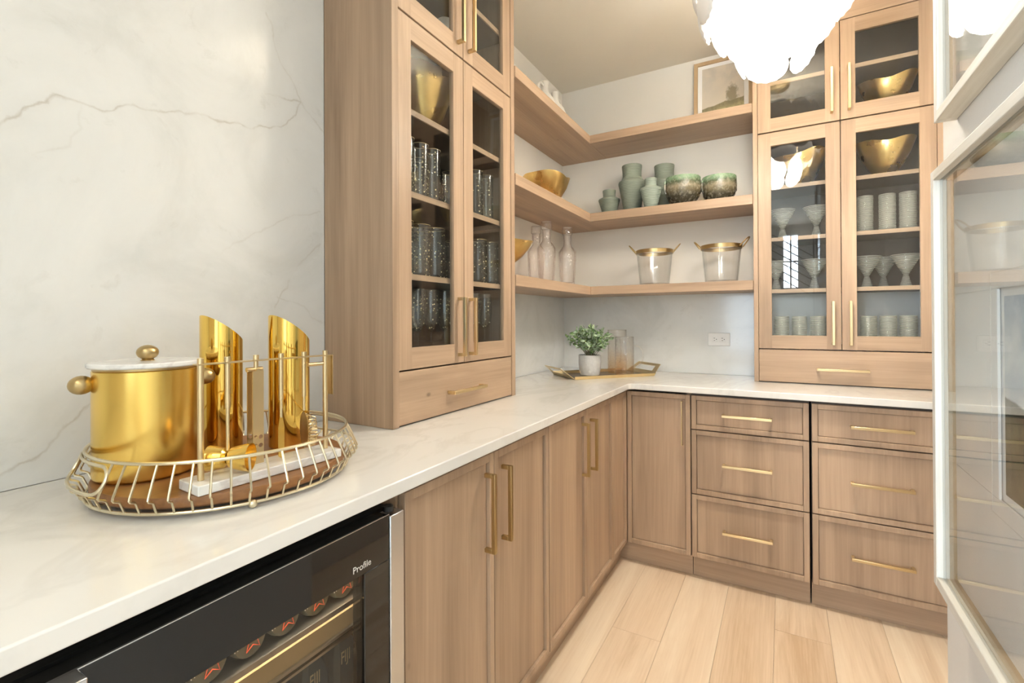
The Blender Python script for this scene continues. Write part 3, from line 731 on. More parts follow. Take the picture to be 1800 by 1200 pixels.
def petal_mesh():
    mb = MB(); v = [(0, 0, 0)]; f = []; nr, na = 5, 32; wv, hv = .076, .086
    for i in range(1, nr+1):
        q = i/nr
        for k in range(na):
            a = 2*PI*k/na
            x = wv*q*math.cos(a)*(1-.14*math.sin(a)); z = hv*q*math.sin(a)-.0
            y = .022*q*q+(.0022*(1 if k % 2 else -1) if i > 1 else 0)*q
            v.append((x, y, z))
    for k in range(na): f.append((0, 1+k, 1+(k+1) % na))
    for i in range(nr-1):
        for k in range(na): f.append((1+i*na+k, 1+(i+1)*na+k, 1+(i+1)*na+(k+1) % na, 1+i*na+(k+1) % na))
    mb.add(v, f); return mb
for ti, (zc, r, n, tl, ph) in enumerate(tiers):
    pm_ = None
    for k in range(n):
        a = 2*PI*(k+ph)/n+.4
        if pm_ is None:
            o = obj('petal', petal_mesh(), M['petals'][ti], t, local=True, ang=60, recalc=False); pm_ = o
            so = o.modifiers.new('thickness', 'SOLIDIFY'); so.thickness = .003
        else:
            o = pm_.copy(); C.objects.link(o); o.parent = t
        # local +Y faces inward; tilt so that the lower edge leans inward
        jit = random.uniform(-5, 5)
        Mx = Matrix.Translation((r*math.cos(a), r*math.sin(a), zc-CE)) @ Matrix.Rotation(a+PI/2+math.radians(jit), 4, 'Z') @ Matrix.Rotation(math.radians(tl), 4, 'X')
        o.matrix_local = Mx
for k in range(4):
    a = k*PI/2+.3; p = (CX+.085*math.cos(a), CY+.085*math.sin(a), 2.36)
    s_ = obj('socket', MB().cyl((p[0], p[1], 2.395), (p[0], p[1], 2.44), .014, 14).cyl((CX, CY, 2.435), (p[0], p[1], 2.435), .004, 8), M['brass'], t)
    obj('bulb', MB().lathe([(0, -.03), (.015, -.025), (.021, -.008), (.019, .01), (.012, .03), (0, .034)], p, 16), M['bulb'], s_)

pl = bpy.data.lights.new('chandelier_bulb_light', 'POINT'); pl.energy = 85; pl.color = (1, .95, .87); pl.shadow_soft_size = .05
po = bpy.data.objects.new('chandelier_bulb_light', pl); C.objects.link(po); po.location = (CX, CY, 2.40)
pl2 = pl.copy(); pl2.energy = 24; po2 = bpy.data.objects.new('chandelier_bulb_light', pl2); C.objects.link(po2); po2.location = (CX+.03, CY, 2.575)

# ------------------------------------------------------------------ bar tray group on the left worktop
TX, TY = .2877, .5985; Z = ZC+.0005
t = thing('wire_tray', 'round gold wire basket tray with walnut base on the near worktop', 'tray', (TX, TY, Z))
def ringpts(r, z, n=72): return [(TX+r*math.cos(2*PI*k/n), TY+r*math.sin(2*PI*k/n), z) for k in range(n)]
obj('rim', MB().tube(ringpts(.234, 1.007), .0032, 8, True), M['wire'], t)
obj('base_ring', MB().tube(ringpts(.236, .9245), .0030, 8, True), M['wire'], t)
obj('board', MB().lathe([(0, .9285), (.226, .9285), (.2295, .932), (.2295, .9445), (.2275, .9475), (0, .9475)], (TX, TY, 0), 72), M['wood_board'], t)
obj('under_brace', MB().tube([(TX-.236, TY, .9245), (TX+.236, TY, .9245)], .002, 6).tube([(TX, TY-.236, .9245), (TX, TY+.236, .9245)], .002, 6), M['wire'], t)
for k in range(4):
    a = math.radians(-22+90*k); obj('ball_foot', MB().ball((TX+.236*math.cos(a), TY+.236*math.sin(a), Z+.0078), .0076, 14), M['wire'], t)
prof = [(.234, 1.007), (.246, .982), (.2565, .958), (.2575, .954), (.2555, .951), (.247, .9475), (.2445, .945), (.243, .941), (.236, .9245)]
loops = [math.radians(-98), math.radians(82)]; hw = .38
wire0 = None
nw = 54
for k in range(nw):
    a = 2*PI*(k+.5)/nw
    near = any(abs((a-l+PI) % (2*PI)-PI) < hw-.02 for l in loops)
    if near:
        obj('wire', MB().tube([(TX+r*math.cos(a), TY+r*math.sin(a), z) for r, z in [(.2575, .9565)]+prof[3:]], .0021, 6), M['wire'], t)
    else:
        p = MB().tube([(r*math.cos(a), r*math.sin(a), z-Z) for r, z in prof], .0021, 6)
        if wire0 is None:
            wire0 = obj('wire', MB().tube([(r, 0, z-Z) for r, z in prof], .0021, 6), M['wire'], t, local=True); o = wire0
        else: o = wire0.copy(); C.objects.link(o); o.parent = t
        o.rotation_euler = (0, 0, a)
def lerp_r(z):
    return .234+(1.007-z)/(1.007-.957)*(.2575-.234)
for l in loops:
    pts = []; n = 10; zt_, zb_ = 1.000, .9585; zm, rz_ = (zt_+zb_)/2, (zt_-zb_)/2; aw = hw-.09
    for k in range(16): pts.append((l-aw+2*aw*k/15, zt_))
    for k in range(1, n): q = PI/2-PI*k/n; pts.append((l+aw+.09*math.cos(q), zm+rz_*math.sin(q)))
    for k in range(16): pts.append((l+aw-2*aw*k/15, zb_))
    for k in range(1, n): q = -PI/2-PI*k/n; pts.append((l-aw+.09*math.cos(q), zm+rz_*math.sin(q)))
    obj('loop_handle', MB().tube([(TX+(lerp_r(z)+.001)*math.cos(a), TY+(lerp_r(z)+.001)*math.sin(a), z) for a, z in pts], .0030, 8, True), M['wire'], t)
ZW = .9475+.0005
# ice bucket
bx, by, br = .2275, .470, .085
t = thing('ice_bucket', 'brushed gold ice bucket with white marble lid on the wire tray', 'bucket', (bx, by, ZW))
obj('body', MB().lathe([(0, 0), (br-.006, 0), (br-.001, .004), (br, .010), (br, .2015), (br-.002, .2035), (br-.004, .202), (br-.004, .008), (0, .008)], (bx, by, ZW), 64), M['gold'], t)
obj('rim_band', MB().lathe([(br-.0035, .2038), (br-.001, .2038), (br-.001, .2075), (br-.0035, .2075)], (bx, by, ZW), 64), M['brass_dk'], t)
lid = obj('lid', MB().lathe([(0, .208), (.090, .208), (.0925, .2105), (.0925, .2155), (.090, .218), (0, .218)], (bx, by, ZW), 64), M['marble_w'], t)
obj('knob', MB().ball((bx, by, ZW+.234), .0185, 20, .80).lathe([(.012, .2182), (.010, .221), (.006, .223)], (bx, by, ZW), 20), M['brass_dk'], lid)
axis = Vector((-.873, -.487, 0)).normalized()    # handles lie across the view
axis = Vector((-.25, -.97, 0)).normalized()
for sgn in (1, -1):
    p = Vector((bx, by, ZW+.179))+axis*sgn*(br+.013)
    q = Vector((bx, by, ZW+.179))+axis*sgn*(br-.004)
    mb = MB().ball((0, 0, 0), .0175, 20, 1.10).xform(Matrix.Translation(p) @ axis.to_track_quat('Z', 'Y').to_matrix().to_4x4()); mb.tube([tuple(q), tuple(q.lerp(p, .3)), tuple(q.lerp(p, .6))], [.009, .007, .010], 16)
    obj('side_knob', mb, M['brass_dk'], t)
# slanted cylinders
def slant(cx, cy, r, ztop, zlow, label, adeg):
    t = thing('slanted_cylinder', label, 'vessel', (cx, cy, ZW), 'slant topped gold cylinders on the wire tray')
    n = 64; a0 = math.radians(adeg); v = []; f = []
    def top(a): 
        q = (1+math.cos(a-a0))/2; return zlow+(ztop-zlow)*q
    rows = []
    for (rr, fn) in ((r-.004, lambda a: ZW), (r-.001, lambda a: ZW+.002), (r, lambda a: ZW+.006), (r, top), (r-.0018, lambda a: top(a)), (r-.0018, lambda a: ZW+.006)):
        rows.append([len(v)+k for k in range(n)]); v += [(cx+rr*math.cos(2*PI*k/n), cy+rr*math.sin(2*PI*k/n), fn(2*PI*k/n)) for k in range(n)]
    for A, B in zip(rows, rows[1:]):
        for k in range(n): f.append((A[k], A[(k+1) % n], B[(k+1) % n], B[k]))
    f.append(tuple(rows[0])[::-1]); f.append(tuple(rows[-1]))
    obj('body', MB().add(v, f), M['gold_pol'], t)
slant(.183, .6382, .0435, 1.256, 1.192, 'polished gold cylinder with slanted top next to the ice bucket', -92)
slant(.296, .7323, .0447, 1.256, 1.188, 'polished gold cylinder with slanted top nearer the tall cabinet', -92)
# bar tool stand
p1 = Vector((.4344, .4610, 0)); p2 = Vector((.4511, .7089, 0)); ax = (p2-p1).normalized(); nx = Vector((ax.y, -ax.x, 0))
t = thing('bar_tool_stand', 'bar tool stand with white marble foot and two gold posts', 'stand', tuple(p1.lerp(p2, .5))[:2]+(ZW,))
c = p1.lerp(p2, .5); Rz = math.atan2(ax.y, ax.x)
obj('foot', MB().box(-.142, .142, -.036, .036, 0, .0175).xform(Matrix.Translation((c.x-.004, c.y, ZW)) @ Matrix.Rotation(Rz, 4, 'Z')), M['marble_w'], t, bevel=.002)
zf = ZW+.0178
for p in (p1, p2): obj('post', MB().tube([(p.x, p.y, zf), (p.x, p.y, 1.178)], .0052, 16), M['brass'], t)
e0 = p1-ax*.008; e1 = p2+ax*.012
rail = MB().box(-.0, (e1-e0).length, -.011, .011, 1.1665, 1.1685).xform(Matrix.Translation((e0.x, e0.y, 0)) @ Matrix.Rotation(Rz, 4, 'Z'))
obj('rail', rail, M['brass'], t)
fl_ = MB().box((e1-e0).length-.0018, (e1-e0).length, -.011, .011, 1.082, 1.1665).xform(Matrix.Translation((e0.x, e0.y, 0)) @ Matrix.Rotation(Rz, 4, 'Z'))
obj('end_flange', fl_, M['brass'], t)
obj('peg', MB().cyl(tuple(p2-ax*.042+Vector((0, 0, 1.150))), tuple(p2-ax*.006+Vector((0, 0, 1.150))), .0042, 12), M['brass'], t)
def at(s): return p1.lerp(p2, s)
def tool(name, label, cat, s): q = at(s); return thing(name, label, cat, (q.x, q.y, zf+.004), 'bar tools hanging on the stand'), q
def knob_top(mb, q): mb.tube([(q.x, q.y, 1.1688), (q.x, q.y, 1.178)], .0052, 14); return mb
# jigger
t, q = tool('jigger', 'gold double cone jigger hanging lowest on the tool stand', 'bar tool', .1825)
obj('handle', knob_top(MB(), q).tube([(q.x, q.y, 1.166), (q.x, q.y, 1.085), (q.x, q.y, 1.0845), (q.x, q.y, 1.008)], [.0046, .0046, .0034, .0030], 12), M['brass'], t)
jd = (ax*.62+nx*.78).normalized(); jc = Vector((q.x, q.y, 1.001))-Vector((0, 0, .007))
Mj = Matrix.Translation(jc) @ jd.to_track_quat('Z', 'Y').to_matrix().to_4x4()
obj('cup', MB().lathe([(.0105, .001), (.0185, .007), (.0245, .030), (.0255, .040), (.0238, .040), (.0225, .030), (.0165, .009), (0, .006)], (0, 0, 0), 32).xform(Mj), M['gold'], t)
obj('cup', MB().lathe([(.0105, -.0005), (.0175, -.006), (.0215, -.024), (.0225, -.033), (.0208, -.033), (.0195, -.024), (.0155, -.008), (0, -.005)], (0, 0, 0), 32).xform(Mj), M['gold'], t)
# tongs
t, q = tool('ice_tongs', 'flat gold ice tongs with round holes hanging on the tool stand', 'bar tool', .3915)
def strip(q, side, w, z0, z1):
    mb = MB(); th = .0012
    o_ = q+nx*side
    return mb.box(-w/2, w/2, -th, th, z0, z1).xform(Matrix.Translation((o_.x, o_.y, 0)) @ Matrix.Rotation(Rz, 4, 'Z'))
def holed(q, side, w, z0, z1, zs, r):
    """strip with round holes: built from quads around each hole"""
    mb = MB(); th = .0011; o_ = q+nx*side; half = w/2; 
    def plate(a0, a1, c0, c1): mb.box(a0, a1, -th, th, c0, c1)
    zprev = z0
    for zc in zs:
        plate(-half, half, zprev, zc-r*1.5); n = 10
        for sx in (-1, 1):
            xc = sx*half*.46; rr = r
            # ring of quads between the hole and a square cell
            X0, X1 = (-half, 0) if sx < 0 else (0, half); Z0_, Z1_ = zc-r*1.5, zc+r*1.5
            v = []; f = []
            for y in (-th, th):
                for k in range(16):
                    a = 2*PI*k/16; v.append((xc+rr*math.cos(a), y, zc+rr*math.sin(a)))
                for k in range(16):
                    a = 2*PI*k/16; cx_, cz_ = math.cos(a), math.sin(a); mxx = max(abs(cx_), abs(cz_))
                    px = (cx_/mxx); pz = (cz_/mxx)
                    v.append((X0+(px+1)/2*(X1-X0), y, Z0_+(pz+1)/2*(Z1_-Z0_)))
            for y in (0, 32):
                for k in range(16):
                    l = (k+1) % 16; f.append((y+k, y+l, y+16+l, y+16+k))
            for k in range(16):
                l = (k+1) % 16; f.append((k, l, 32+l, 32+k))
            mb.add(v, f)
        zprev = zc+r*1.5
    plate(-half, half, zprev, z1)
    return mb.xform(Matrix.Translation((o_.x, o_.y, 0)) @ Matrix.Rotation(Rz, 4, 'Z'))
obj('arm', holed(q, .007, .021, zf+.006, 1.148, (zf+.040, zf+.056), .0042), M['brass'], t)
obj('arm', holed(q, -.012, .021, zf+.006, 1.146, (zf+.040, zf+.056), .0042), M['brass'], t)
hd = knob_top(MB(), q); hd.cyl(tuple(q-ax*.018+Vector((0, 0, 1.1505))), tuple(q+ax*.012+Vector((0, 0, 1.1505))), .0045, 12).tube([(q.x, q.y, 1.166), (q.x, q.y, 1.152)], .0042, 12)
hd.cyl(tuple(q-nx*.013+Vector((0, 0, 1.1495))), tuple(q+nx*.008+Vector((0, 0, 1.1495))), .003, 10)
obj('hinge', hd, M['brass'], t)
# bar knife / spreader
t, q = tool('bar_spoon', 'slim gold bar spoon with flat blade hanging on the tool stand', 'bar tool', .594)
obj('handle', knob_top(MB(), q).tube([(q.x, q.y, 1.166), (q.x, q.y, 1.085), (q.x, q.y, 1.0845), (q.x, q.y, 1.05)], [.0044, .0044, .003, .003], 12), M['brass'], t)
bl = [(-.003, 1.052), (-.0065, 1.030), (-.007, 1.000), (-.006, zf+.008), (-.002, zf+.004), (.003, zf+.004), (.006, zf+.010), (.0065, 1.030), (.003, 1.052)]
obj('blade', MB().prism(bl, -.0009, .0009, 'Y').xform(Matrix.Translation((q.x, q.y, 0)) @ Matrix.Rotation(Rz, 4, 'Z')), M['gold'], t)
# strainer
t, q = tool('cocktail_strainer', 'gold cocktail strainer with coiled spring hanging on the tool stand', 'bar tool', .796)
obj('handle', knob_top(MB(), q).tube([(q.x, q.y, 1.166), (q.x, q.y, 1.085), (q.x, q.y, 1.0845), (q.x, q.y, 1.056)], [.0044, .0044, .003, .003], 12), M['brass'], t)
zn = (ax*.93+nx*.36).normalized(); xn = Vector((0, 0, -1)); yn = zn.cross(xn)
Ms = Matrix(((xn.x, yn.x, zn.x, q.x), (xn.y, yn.y, zn.y, q.y), (xn.z, yn.z, zn.z, 1.016), (0, 0, 0, 1)))
obj('disc', MB().lathe([(0, -.001), (.036, -.001), (.0375, .0), (.036, .001), (0, .001)], (0, 0, 0), 36).xform(Ms), M['brass_dk'], t)
nC = 26; pts = []
for k in range(nC*8+1):
    a = -PI*.80+PI*1.6*k/(nC*8); b = 2*PI*k/8
    rr = .0285+.0075*math.cos(b); pts.append((rr*math.cos(a), rr*math.sin(a), .011+.0085*math.sin(b)))
obj('spring', MB().tube(pts, .0011, 5).xform(Ms), M['brass'], t)

# ------------------------------------------------------------------ serving tray group on the corner worktop
Z = ZC+.0005
A = Vector((.3345, 2.4310, 0)); B = Vector((.6680, 2.8060, 0)); d1 = (B-A).normalized(); d2 = Vector((-d1.y, d1.x, 0)); ln_, wd_ = (B-A).length, .285
cT = A+d1*ln_/2+d2*wd_/2
t = thing('serving_tray', 'gold metal serving tray with cut out end handles in the corner', 'tray', (cT.x, cT.y, Z))
Mt = Matrix(((d1.x, d2.x, 0, cT.x), (d1.y, d2.y, 0, cT.y), (0, 0, 1, Z), (0, 0, 0, 1)))
hl, hw_ = ln_/2, wd_/2
def quadbar(mb, q4, th):
    """thin slab on a quad (local coords), thickened downwards along its normal"""
    q4 = [Vector(p) for p in q4]; n = (q4[1]-q4[0]).cross(q4[2]-q4[0]).normalized()*th
    return mb.add(q4+[p-n for p in q4], [(0, 1, 2, 3), (7, 6, 5, 4), (0, 4, 5, 1), (1, 5, 6, 2), (2, 6, 7, 3), (3, 7, 4, 0)])
obj('base', MB().box(-hl, hl, -hw_, hw_, 0, .003).xform(Mt), gold('dark_brass_tray', (.30, .24, .15), .35), t)
sd = MB()
for s_ in (1, -1):
    sd.add([(-hl, s_*hw_, .003), (hl, s_*hw_, .003), (hl+.006, s_*(hw_+.010), .018), (-hl-.006, s_*(hw_+.010), .018), (-hl, s_*(hw_+.002), .0), (hl, s_*(hw_+.002), 0), (hl+.006, s_*(hw_+.012), .018), (-hl-.006, s_*(hw_+.012), .018)],
        [(0, 1, 2, 3), (7, 6, 5, 4), (0, 4, 5, 1), (3, 2, 6, 7), (0, 3, 7, 4), (1, 5, 6, 2)])
obj('long_side', sd.xform(Mt), M['brass'], t, smooth=False)
for s_ in (1, -1):
    # flared end flap with a slot: four bars in a tilted plane
    def P(u, w_): # u 0..1 up the flap, w -1..1 across
        hh = hw_*(1-.22*u); return (s_*(hl+.070*u), w_*hh, .003+.058*u)
    fb_ = MB()
    for (u0, u1, w0, w1) in ((0, .34, -1, 1), (.80, 1, -1, 1), (.34, .80, -1, -.70), (.34, .80, .70, 1)):
        quadbar(fb_, [P(u0, w0), P(u0, w1), P(u1, w1), P(u1, w0)], .0022)
    obj('end_handle', fb_.xform(Mt), M['brass'], t, smooth=False)
ZTR = Z+.003+.0005
# potted plant
px, py = .338, 2.650
t = thing('potted_plant', 'small leafy green plant in a grey concrete pot on the gold tray', 'plant', (px, py, ZTR))
obj('pot', MB().lathe([(0, 0), (.048, 0), (.054, .004), (.061, .03), (.0645, .07), (.0645, .116), (.0605, .118), (.0585, .114), (.0585, .105), (0, .105)], (px, py, ZTR), 40), plain('pale_concrete', (.62, .62, .62), .85, var=.14, vs=70, bmp=.25, bs=90), t)
obj('soil', MB().lathe([(0, .1062), (.057, .1062)], (px, py, ZTR), 24), plain('dark_soil', (.05, .035, .02), .95, var=.4, vs=90), t)
rnd = random.Random(3); st = MB(); lf = MB(); lf2 = MB()
cpl = Vector((px, py, ZTR+.195))
for i in range(46):
    a = rnd.uniform(0, 2*PI); el = math.acos(rnd.uniform(-.25, 1)); rad = rnd.uniform(.75, 1.0)
    tip = cpl+Vector((math.cos(a)*math.sin(el)*.142*rad, math.sin(a)*math.sin(el)*.142*rad, math.cos(el)*.105*rad))
    root = Vector((px+rnd.uniform(-.03, .03), py+rnd.uniform(-.03, .03), ZTR+.107)); mid = root.lerp(tip, .5)+Vector((0, 0, .03))
    pts = [root.lerp(mid, q/4).lerp(mid.lerp(tip, q/4), q/4) for q in range(5)]
    st.tube([tuple(p) for p in pts], [.0014, .0013, .0011, .0009, .0006], 5)
    for j in range(15):
        q = .30+.70*j/14; base = root.lerp(mid, q).lerp(mid.lerp(tip, q), q)
        dr = Vector((rnd.gauss(0, 1), rnd.gauss(0, 1), rnd.gauss(.1, .8))).normalized()
        dr = (dr+(tip-root).normalized()*.6).normalized(); ln2 = rnd.uniform(.019, .030); wd2 = ln2*rnd.uniform(.28, .36)
        sidev = dr.cross(Vector((rnd.gauss(0, 1), rnd.gauss(0, 1), rnd.gauss(0, 1)))).normalized(); nn = dr.cross(sidev)
        P_ = [base, base+dr*ln2*.35+sidev*wd2+nn*.002, base+dr*ln2*.72+sidev*wd2*.8+nn*.002, base+dr*ln2, base+dr*ln2*.72-sidev*wd2*.8+nn*.002, base+dr*ln2*.35-sidev*wd2+nn*.002, base+dr*ln2*.5-nn*.0012]
        (lf if rnd.random() < .68 else lf2).add(P_, [(0, 1, 6), (1, 2, 6), (2, 3, 6), (3, 4, 6), (4, 5, 6), (5, 0, 6)])
def leafmat(name, a, b):
    m, nt, out = newmat(name); n = noise(nt, coords(nt), 45, 3)
    bsdf(nt, out, ramp(nt, n, [(.35, a), (.65, b)]), .5, 0, .3, Subsurface_Weight=0.0); return m
obj('stems', st, plain('brown_green_stem', (.16, .14, .07), .7), t)
o = obj('foliage', lf, leafmat('sage_leaf', (.19, .29, .16), (.44, .55, .38)), t, smooth=False, recalc=False); o['kind'] = 'stuff'
o = obj('pale_foliage', lf2, leafmat('dark_leaf', (.07, .13, .05), (.28, .42, .16)), t, smooth=False, recalc=False); o['kind'] = 'stuff'
# pitchers
def pitcher(cx, cy, h, r, label, adeg):
    t = thing('glass_pitcher', label, 'pitcher', (cx, cy, ZTR), 'hammered glass pitchers on the gold tray')
    obj('body', MB().lathe([(0, 0), (r*.97, 0), (r, .004), (r, h-.003), (r-.001, h), (r-.003, h-.002), (r-.004, .012), (0, .009)], (0, 0, 0), 48), M['amberglass'], t, local=True)
    a = math.radians(adeg); d = Vector((math.cos(a), math.sin(a), 0)); pts = []
    for k in range(13):
        q = PI/2-PI*k/12; pts.append(tuple(d*(r+.001+.052*max(0, math.cos(q))**.7)+Vector((0, 0, h*.50+h*.27*math.sin(q)))))
    obj('handle', MB().tube(pts, .0042, 10), M['hamglass'], t, local=True)
    obj('rim', MB().tube([(r*.99*math.cos(2*PI*k/40), r*.99*math.sin(2*PI*k/40), h) for k in range(40)], .0014, 6, True), M['hamglass'], t, local=True)
pitcher(.512, 2.756, .220, .054, 'amber tinted hammered glass pitcher in front on the gold tray', 25)
pitcher(.435, 2.862, .258, .057, 'taller amber tinted glass pitcher behind the plant on the gold tray', 95)

# ------------------------------------------------------------------ pottery on the middle shelf
def throwmat(name, col):
    m, nt, out = newmat(name); wv = N(nt, 'ShaderNodeTexWave', bands_direction='Z'); wv.inputs['Scale'].default_value = 34; wv.inputs['Distortion'].default_value = .5; wv.inputs['Detail'].default_value = 2
    c = coords(nt); L(nt, c, wv.inputs['Vector'])
    col2 = mixc(nt, wv.outputs['Fac'], [x*.80 for x in col], [min(1, x*1.12) for x in col])
    bsdf(nt, out, col2, .6, 0, .35, bump(nt, wv.outputs['Fac'], .3, .003)); return m
M['celadon'] = throwmat('sage_green_stoneware', (.215, .245, .200))
M['celadon_l'] = throwmat('pale_green_stoneware', (.285, .335, .285))
def vase(cx, cy, h, r, nr, label, mat):
    t = thing('vase', label, 'vase', (cx, cy, SM), 'green stoneware vases on the middle shelf'); k = .72*h
    pr = [(0, 0), (r*.56, 0), (r*.60, .004), (r*.76, h*.28), (r*.93, h*.52), (r*.995, h*.60), (r, h*.63), (r*.97, h*.655), (r*.80, h*.69), (nr*1.02, h*.735), (nr*.97, h*.76), (nr*.98, h*.86), (nr*1.04, h*.985), (nr*1.02, h), (nr*.88, h*.995), (nr*.84, h*.80), (nr*.5, h*.6), (0, h*.1)]
    obj('body', MB().lathe(pr, (cx, cy, SM), 48), mat, t)
vase(.379, 2.90, .158, .066, .039, 'smallest sage green stoneware vase at the left of the pottery row', M['celadon'])
vase(.524, 2.895, .288, .081, .057, 'tallest sage green stoneware vase between two smaller vases', M['celadon'])
vase(.6586, 2.80, .166, .061, .034, 'medium pale green stoneware vase in front of two tall ones', M['celadon_l'])
vase(.696, 2.985, .286, .081, .057, 'tall sage green stoneware vase standing behind the first glazed bowl', M['celadon'])
def glazemat():
    m, nt, out = newmat('reactive_green_glaze'); c = coords(nt, rand=True); tc = N(nt, 'ShaderNodeTexCoord'); sp = N(nt, 'ShaderNodeSeparateXYZ'); L(nt, tc.outputs['Generated'], sp.inputs[0])
    n = noise(nt, c, 34, 6, .7); n2 = noise(nt, c, 70, 4)
    z = math_(nt, 'ADD', sp.outputs['Z'], math_(nt, 'MULTIPLY', math_(nt, 'SUBTRACT', n, .5), .34))
    col = ramp(nt, z, [(.25, (.035, .032, .02)), (.45, (.13, .11, .065)), (.62, (.26, .22, .15)), (.76, (.07, .085, .045)), (.9, (.19, .29, .18))])
    col = mixc(nt, ramp(nt, n2, [(.55, 0.), (.68, .5)]), col, (.33, .30, .22))
    bsdf(nt, out, col, ramp(nt, n2, [(.3, .12), (.7, .4)]), 0, .6, bump(nt, n2, .5, .004)); return m
M['glaze'] = glazemat()
def pot_bowl(cx, cy, r, h, label):
    t = thing('glazed_bowl', label, 'bowl', (cx, cy, SM), 'glazed green bowls on the middle shelf')
    pr = [(0, 0), (r*.62, 0), (r*.68, .004), (r*.90, h*.28), (r*.985, h*.55), (r, h*.75), (r*.985, h*.97), (r*.965, h), (r*.93, h*.97), (r*.93, h*.7), (r*.8, h*.25), (0, .012)]
    obj('body', MB().lathe(pr, (cx, cy, SM), 56), M['glaze'], t)
    for a in (math.radians(28), math.radians(28)+PI):
        d = Vector((math.cos(a), math.sin(a), 0)); c = Vector((cx, cy, SM))
        obj('lug', MB().tube([tuple(c+d*(r*.965)+Vector((0, 0, h*.42))), tuple(c+d*(r*1.035)+Vector((0, 0, h*.50))), tuple(c+d*(r*1.045)+Vector((0, 0, h*.78))), tuple(c+d*(r*.985)+Vector((0, 0, h*.90)))], .0045, 8), M['glaze'], t)
pot_bowl(.8297, 2.83, .0965, .150, 'green and tan glazed bowl standing in front of the tall vase')
pot_bowl(1.012, 2.885, .0905, .142, 'dark green and brown glazed bowl beside the right glazed cabinet')

# organic gold bowls
def wavy_bowl(name, cx, cy, z, r, h, label, seed, foot=0.0, grp='hammered gold bowls', flat=.5):
    rn = random.Random(seed); ph = [rn.uniform(0, 6) for _ in range(4)]
    def mod(r_, z_, a, k):
        q = max(0., (z_-foot)/h)
        rr = r_*(1+q*(.07*math.sin(2*a+ph[0])+.05*math.sin(3*a+ph[1])+.03*math.sin(5*a+ph[2])))
        return rr, z_+flat*q*q*(.018*math.sin(2*a+ph[3])+.010*math.sin(3*a+ph[1])+.006*math.sin(5*a))
    t = thing(name, label, 'bowl', (cx, cy, z), grp)
    pr = [(0, foot), (r*.30, foot), (r*.36, foot+.004), (r*.62, foot+h*.30), (r*.84, foot+h*.62), (r*1.0, foot+h*.985), (r*1.0, foot+h), (r*.985, foot+h), (r*.81, foot+h*.63), (r*.58, foot+h*.33), (r*.3, foot+.012), (0, foot+.010)]
    obj('bowl', MB().lathe(pr, (cx, cy, z), 64, mod), M['goldleaf'], t, ang=50)
    if foot: obj('foot', MB().lathe([(0, 0), (r*.42, 0), (r*.42, .005), (r*.16, foot*.4), (r*.20, foot*.96), (0, foot*.96)], (cx, cy, z), 40), M['goldleaf'], t)
    else: obj('foot', MB().lathe([(0, 0), (r*.32, 0), (r*.32, .0015), (0, .0015)], (cx, cy, z-.0004), 32), M['goldleaf'], t); 
    return t
wavy_bowl('gold_bowl', .165, 2.43, SM+.0008, .145, .145, 'wavy rimmed gold bowl on the middle corner shelf', 5)
wavy_bowl('gold_bowl', .165, 1.975, SL+.0008, .135, .10, 'wavy gold bowl on a foot half hidden by the left glazed cabinet', 9, .07)
ZS = [z+.0095 for z in SH]   # shelf tops: 1.66, 1.392, 1.927, 2.4705
wavy_bowl('gold_bowl', .150, 1.40, ZS[2]+.0008, .118, .235, 'large gold bowl on the upper shelf inside the left glazed cabinet', 2)
wavy_bowl('gold_bowl', 1.755, 2.935, ZS[2]+.0008, .112, .165, 'gold bowl behind the right door of the back glazed cabinet', 12)
wavy_bowl('gold_bowl', 1.405, 2.935, ZS[2]+.0008, .112, .165, 'gold bowl behind the left door of the back glazed cabinet', 21)
ZU = 2.243+.0008
wavy_bowl('gold_bowl', 1.765, 2.935, ZU, .112, .145, 'gold bowl in the top compartment of the back glazed cabinet', 33)
t = thing('white_bowl', 'white ceramic bowl in the top compartment of the left glazed cabinet', 'bowl', (.15, 1.535, ZU))
obj('body', MB().lathe([(0, 0), (.03, 0), (.035, .004), (.06, .06), (.055, .13), (.045, .175), (.03, .192), (0, .196)], (.15, 1.535, ZU), 40), M['ceramic'], t)

# ------------------------------------------------------------------ decanters, buckets, jugs
def decanter():
    t = thing('decanter', 'x', 'decanter', (0, 0, 0), 'rose glass decanters on the lowest shelf')
    obj('body', MB().lathe([(0, 0), (.038, 0), (.041, .004), (.0475, .09), (.0515, .185), (.050, .192), (.025, .222), (.0225, .230), (.0225, .285), (.0245, .288), (.0215, .288), (.0200, .230), (.047, .186), (.036, .014), (0, .010)], (0, 0, 0), 40), M['hamglass'], t, local=True)
    obj('stopper', MB().lathe([(0, .2885), (.028, .2885), (.0295, .292), (.0295, .328), (.0275, .331), (0, .331)], (0, 0, 0), 32), M['hamglass'], t, local=True)
    return t
d0 = decanter(); d0.location = (.205, 2.353, SL); d0['label'] = 'rose glass decanter nearest the left glazed cabinet, in front of another'
dup(d0, (.100, 2.440, SL), 'rose glass decanter mostly hidden behind the front one')
dup(d0, (.235, 2.570, SL), 'rose glass decanter standing alone toward the corner')
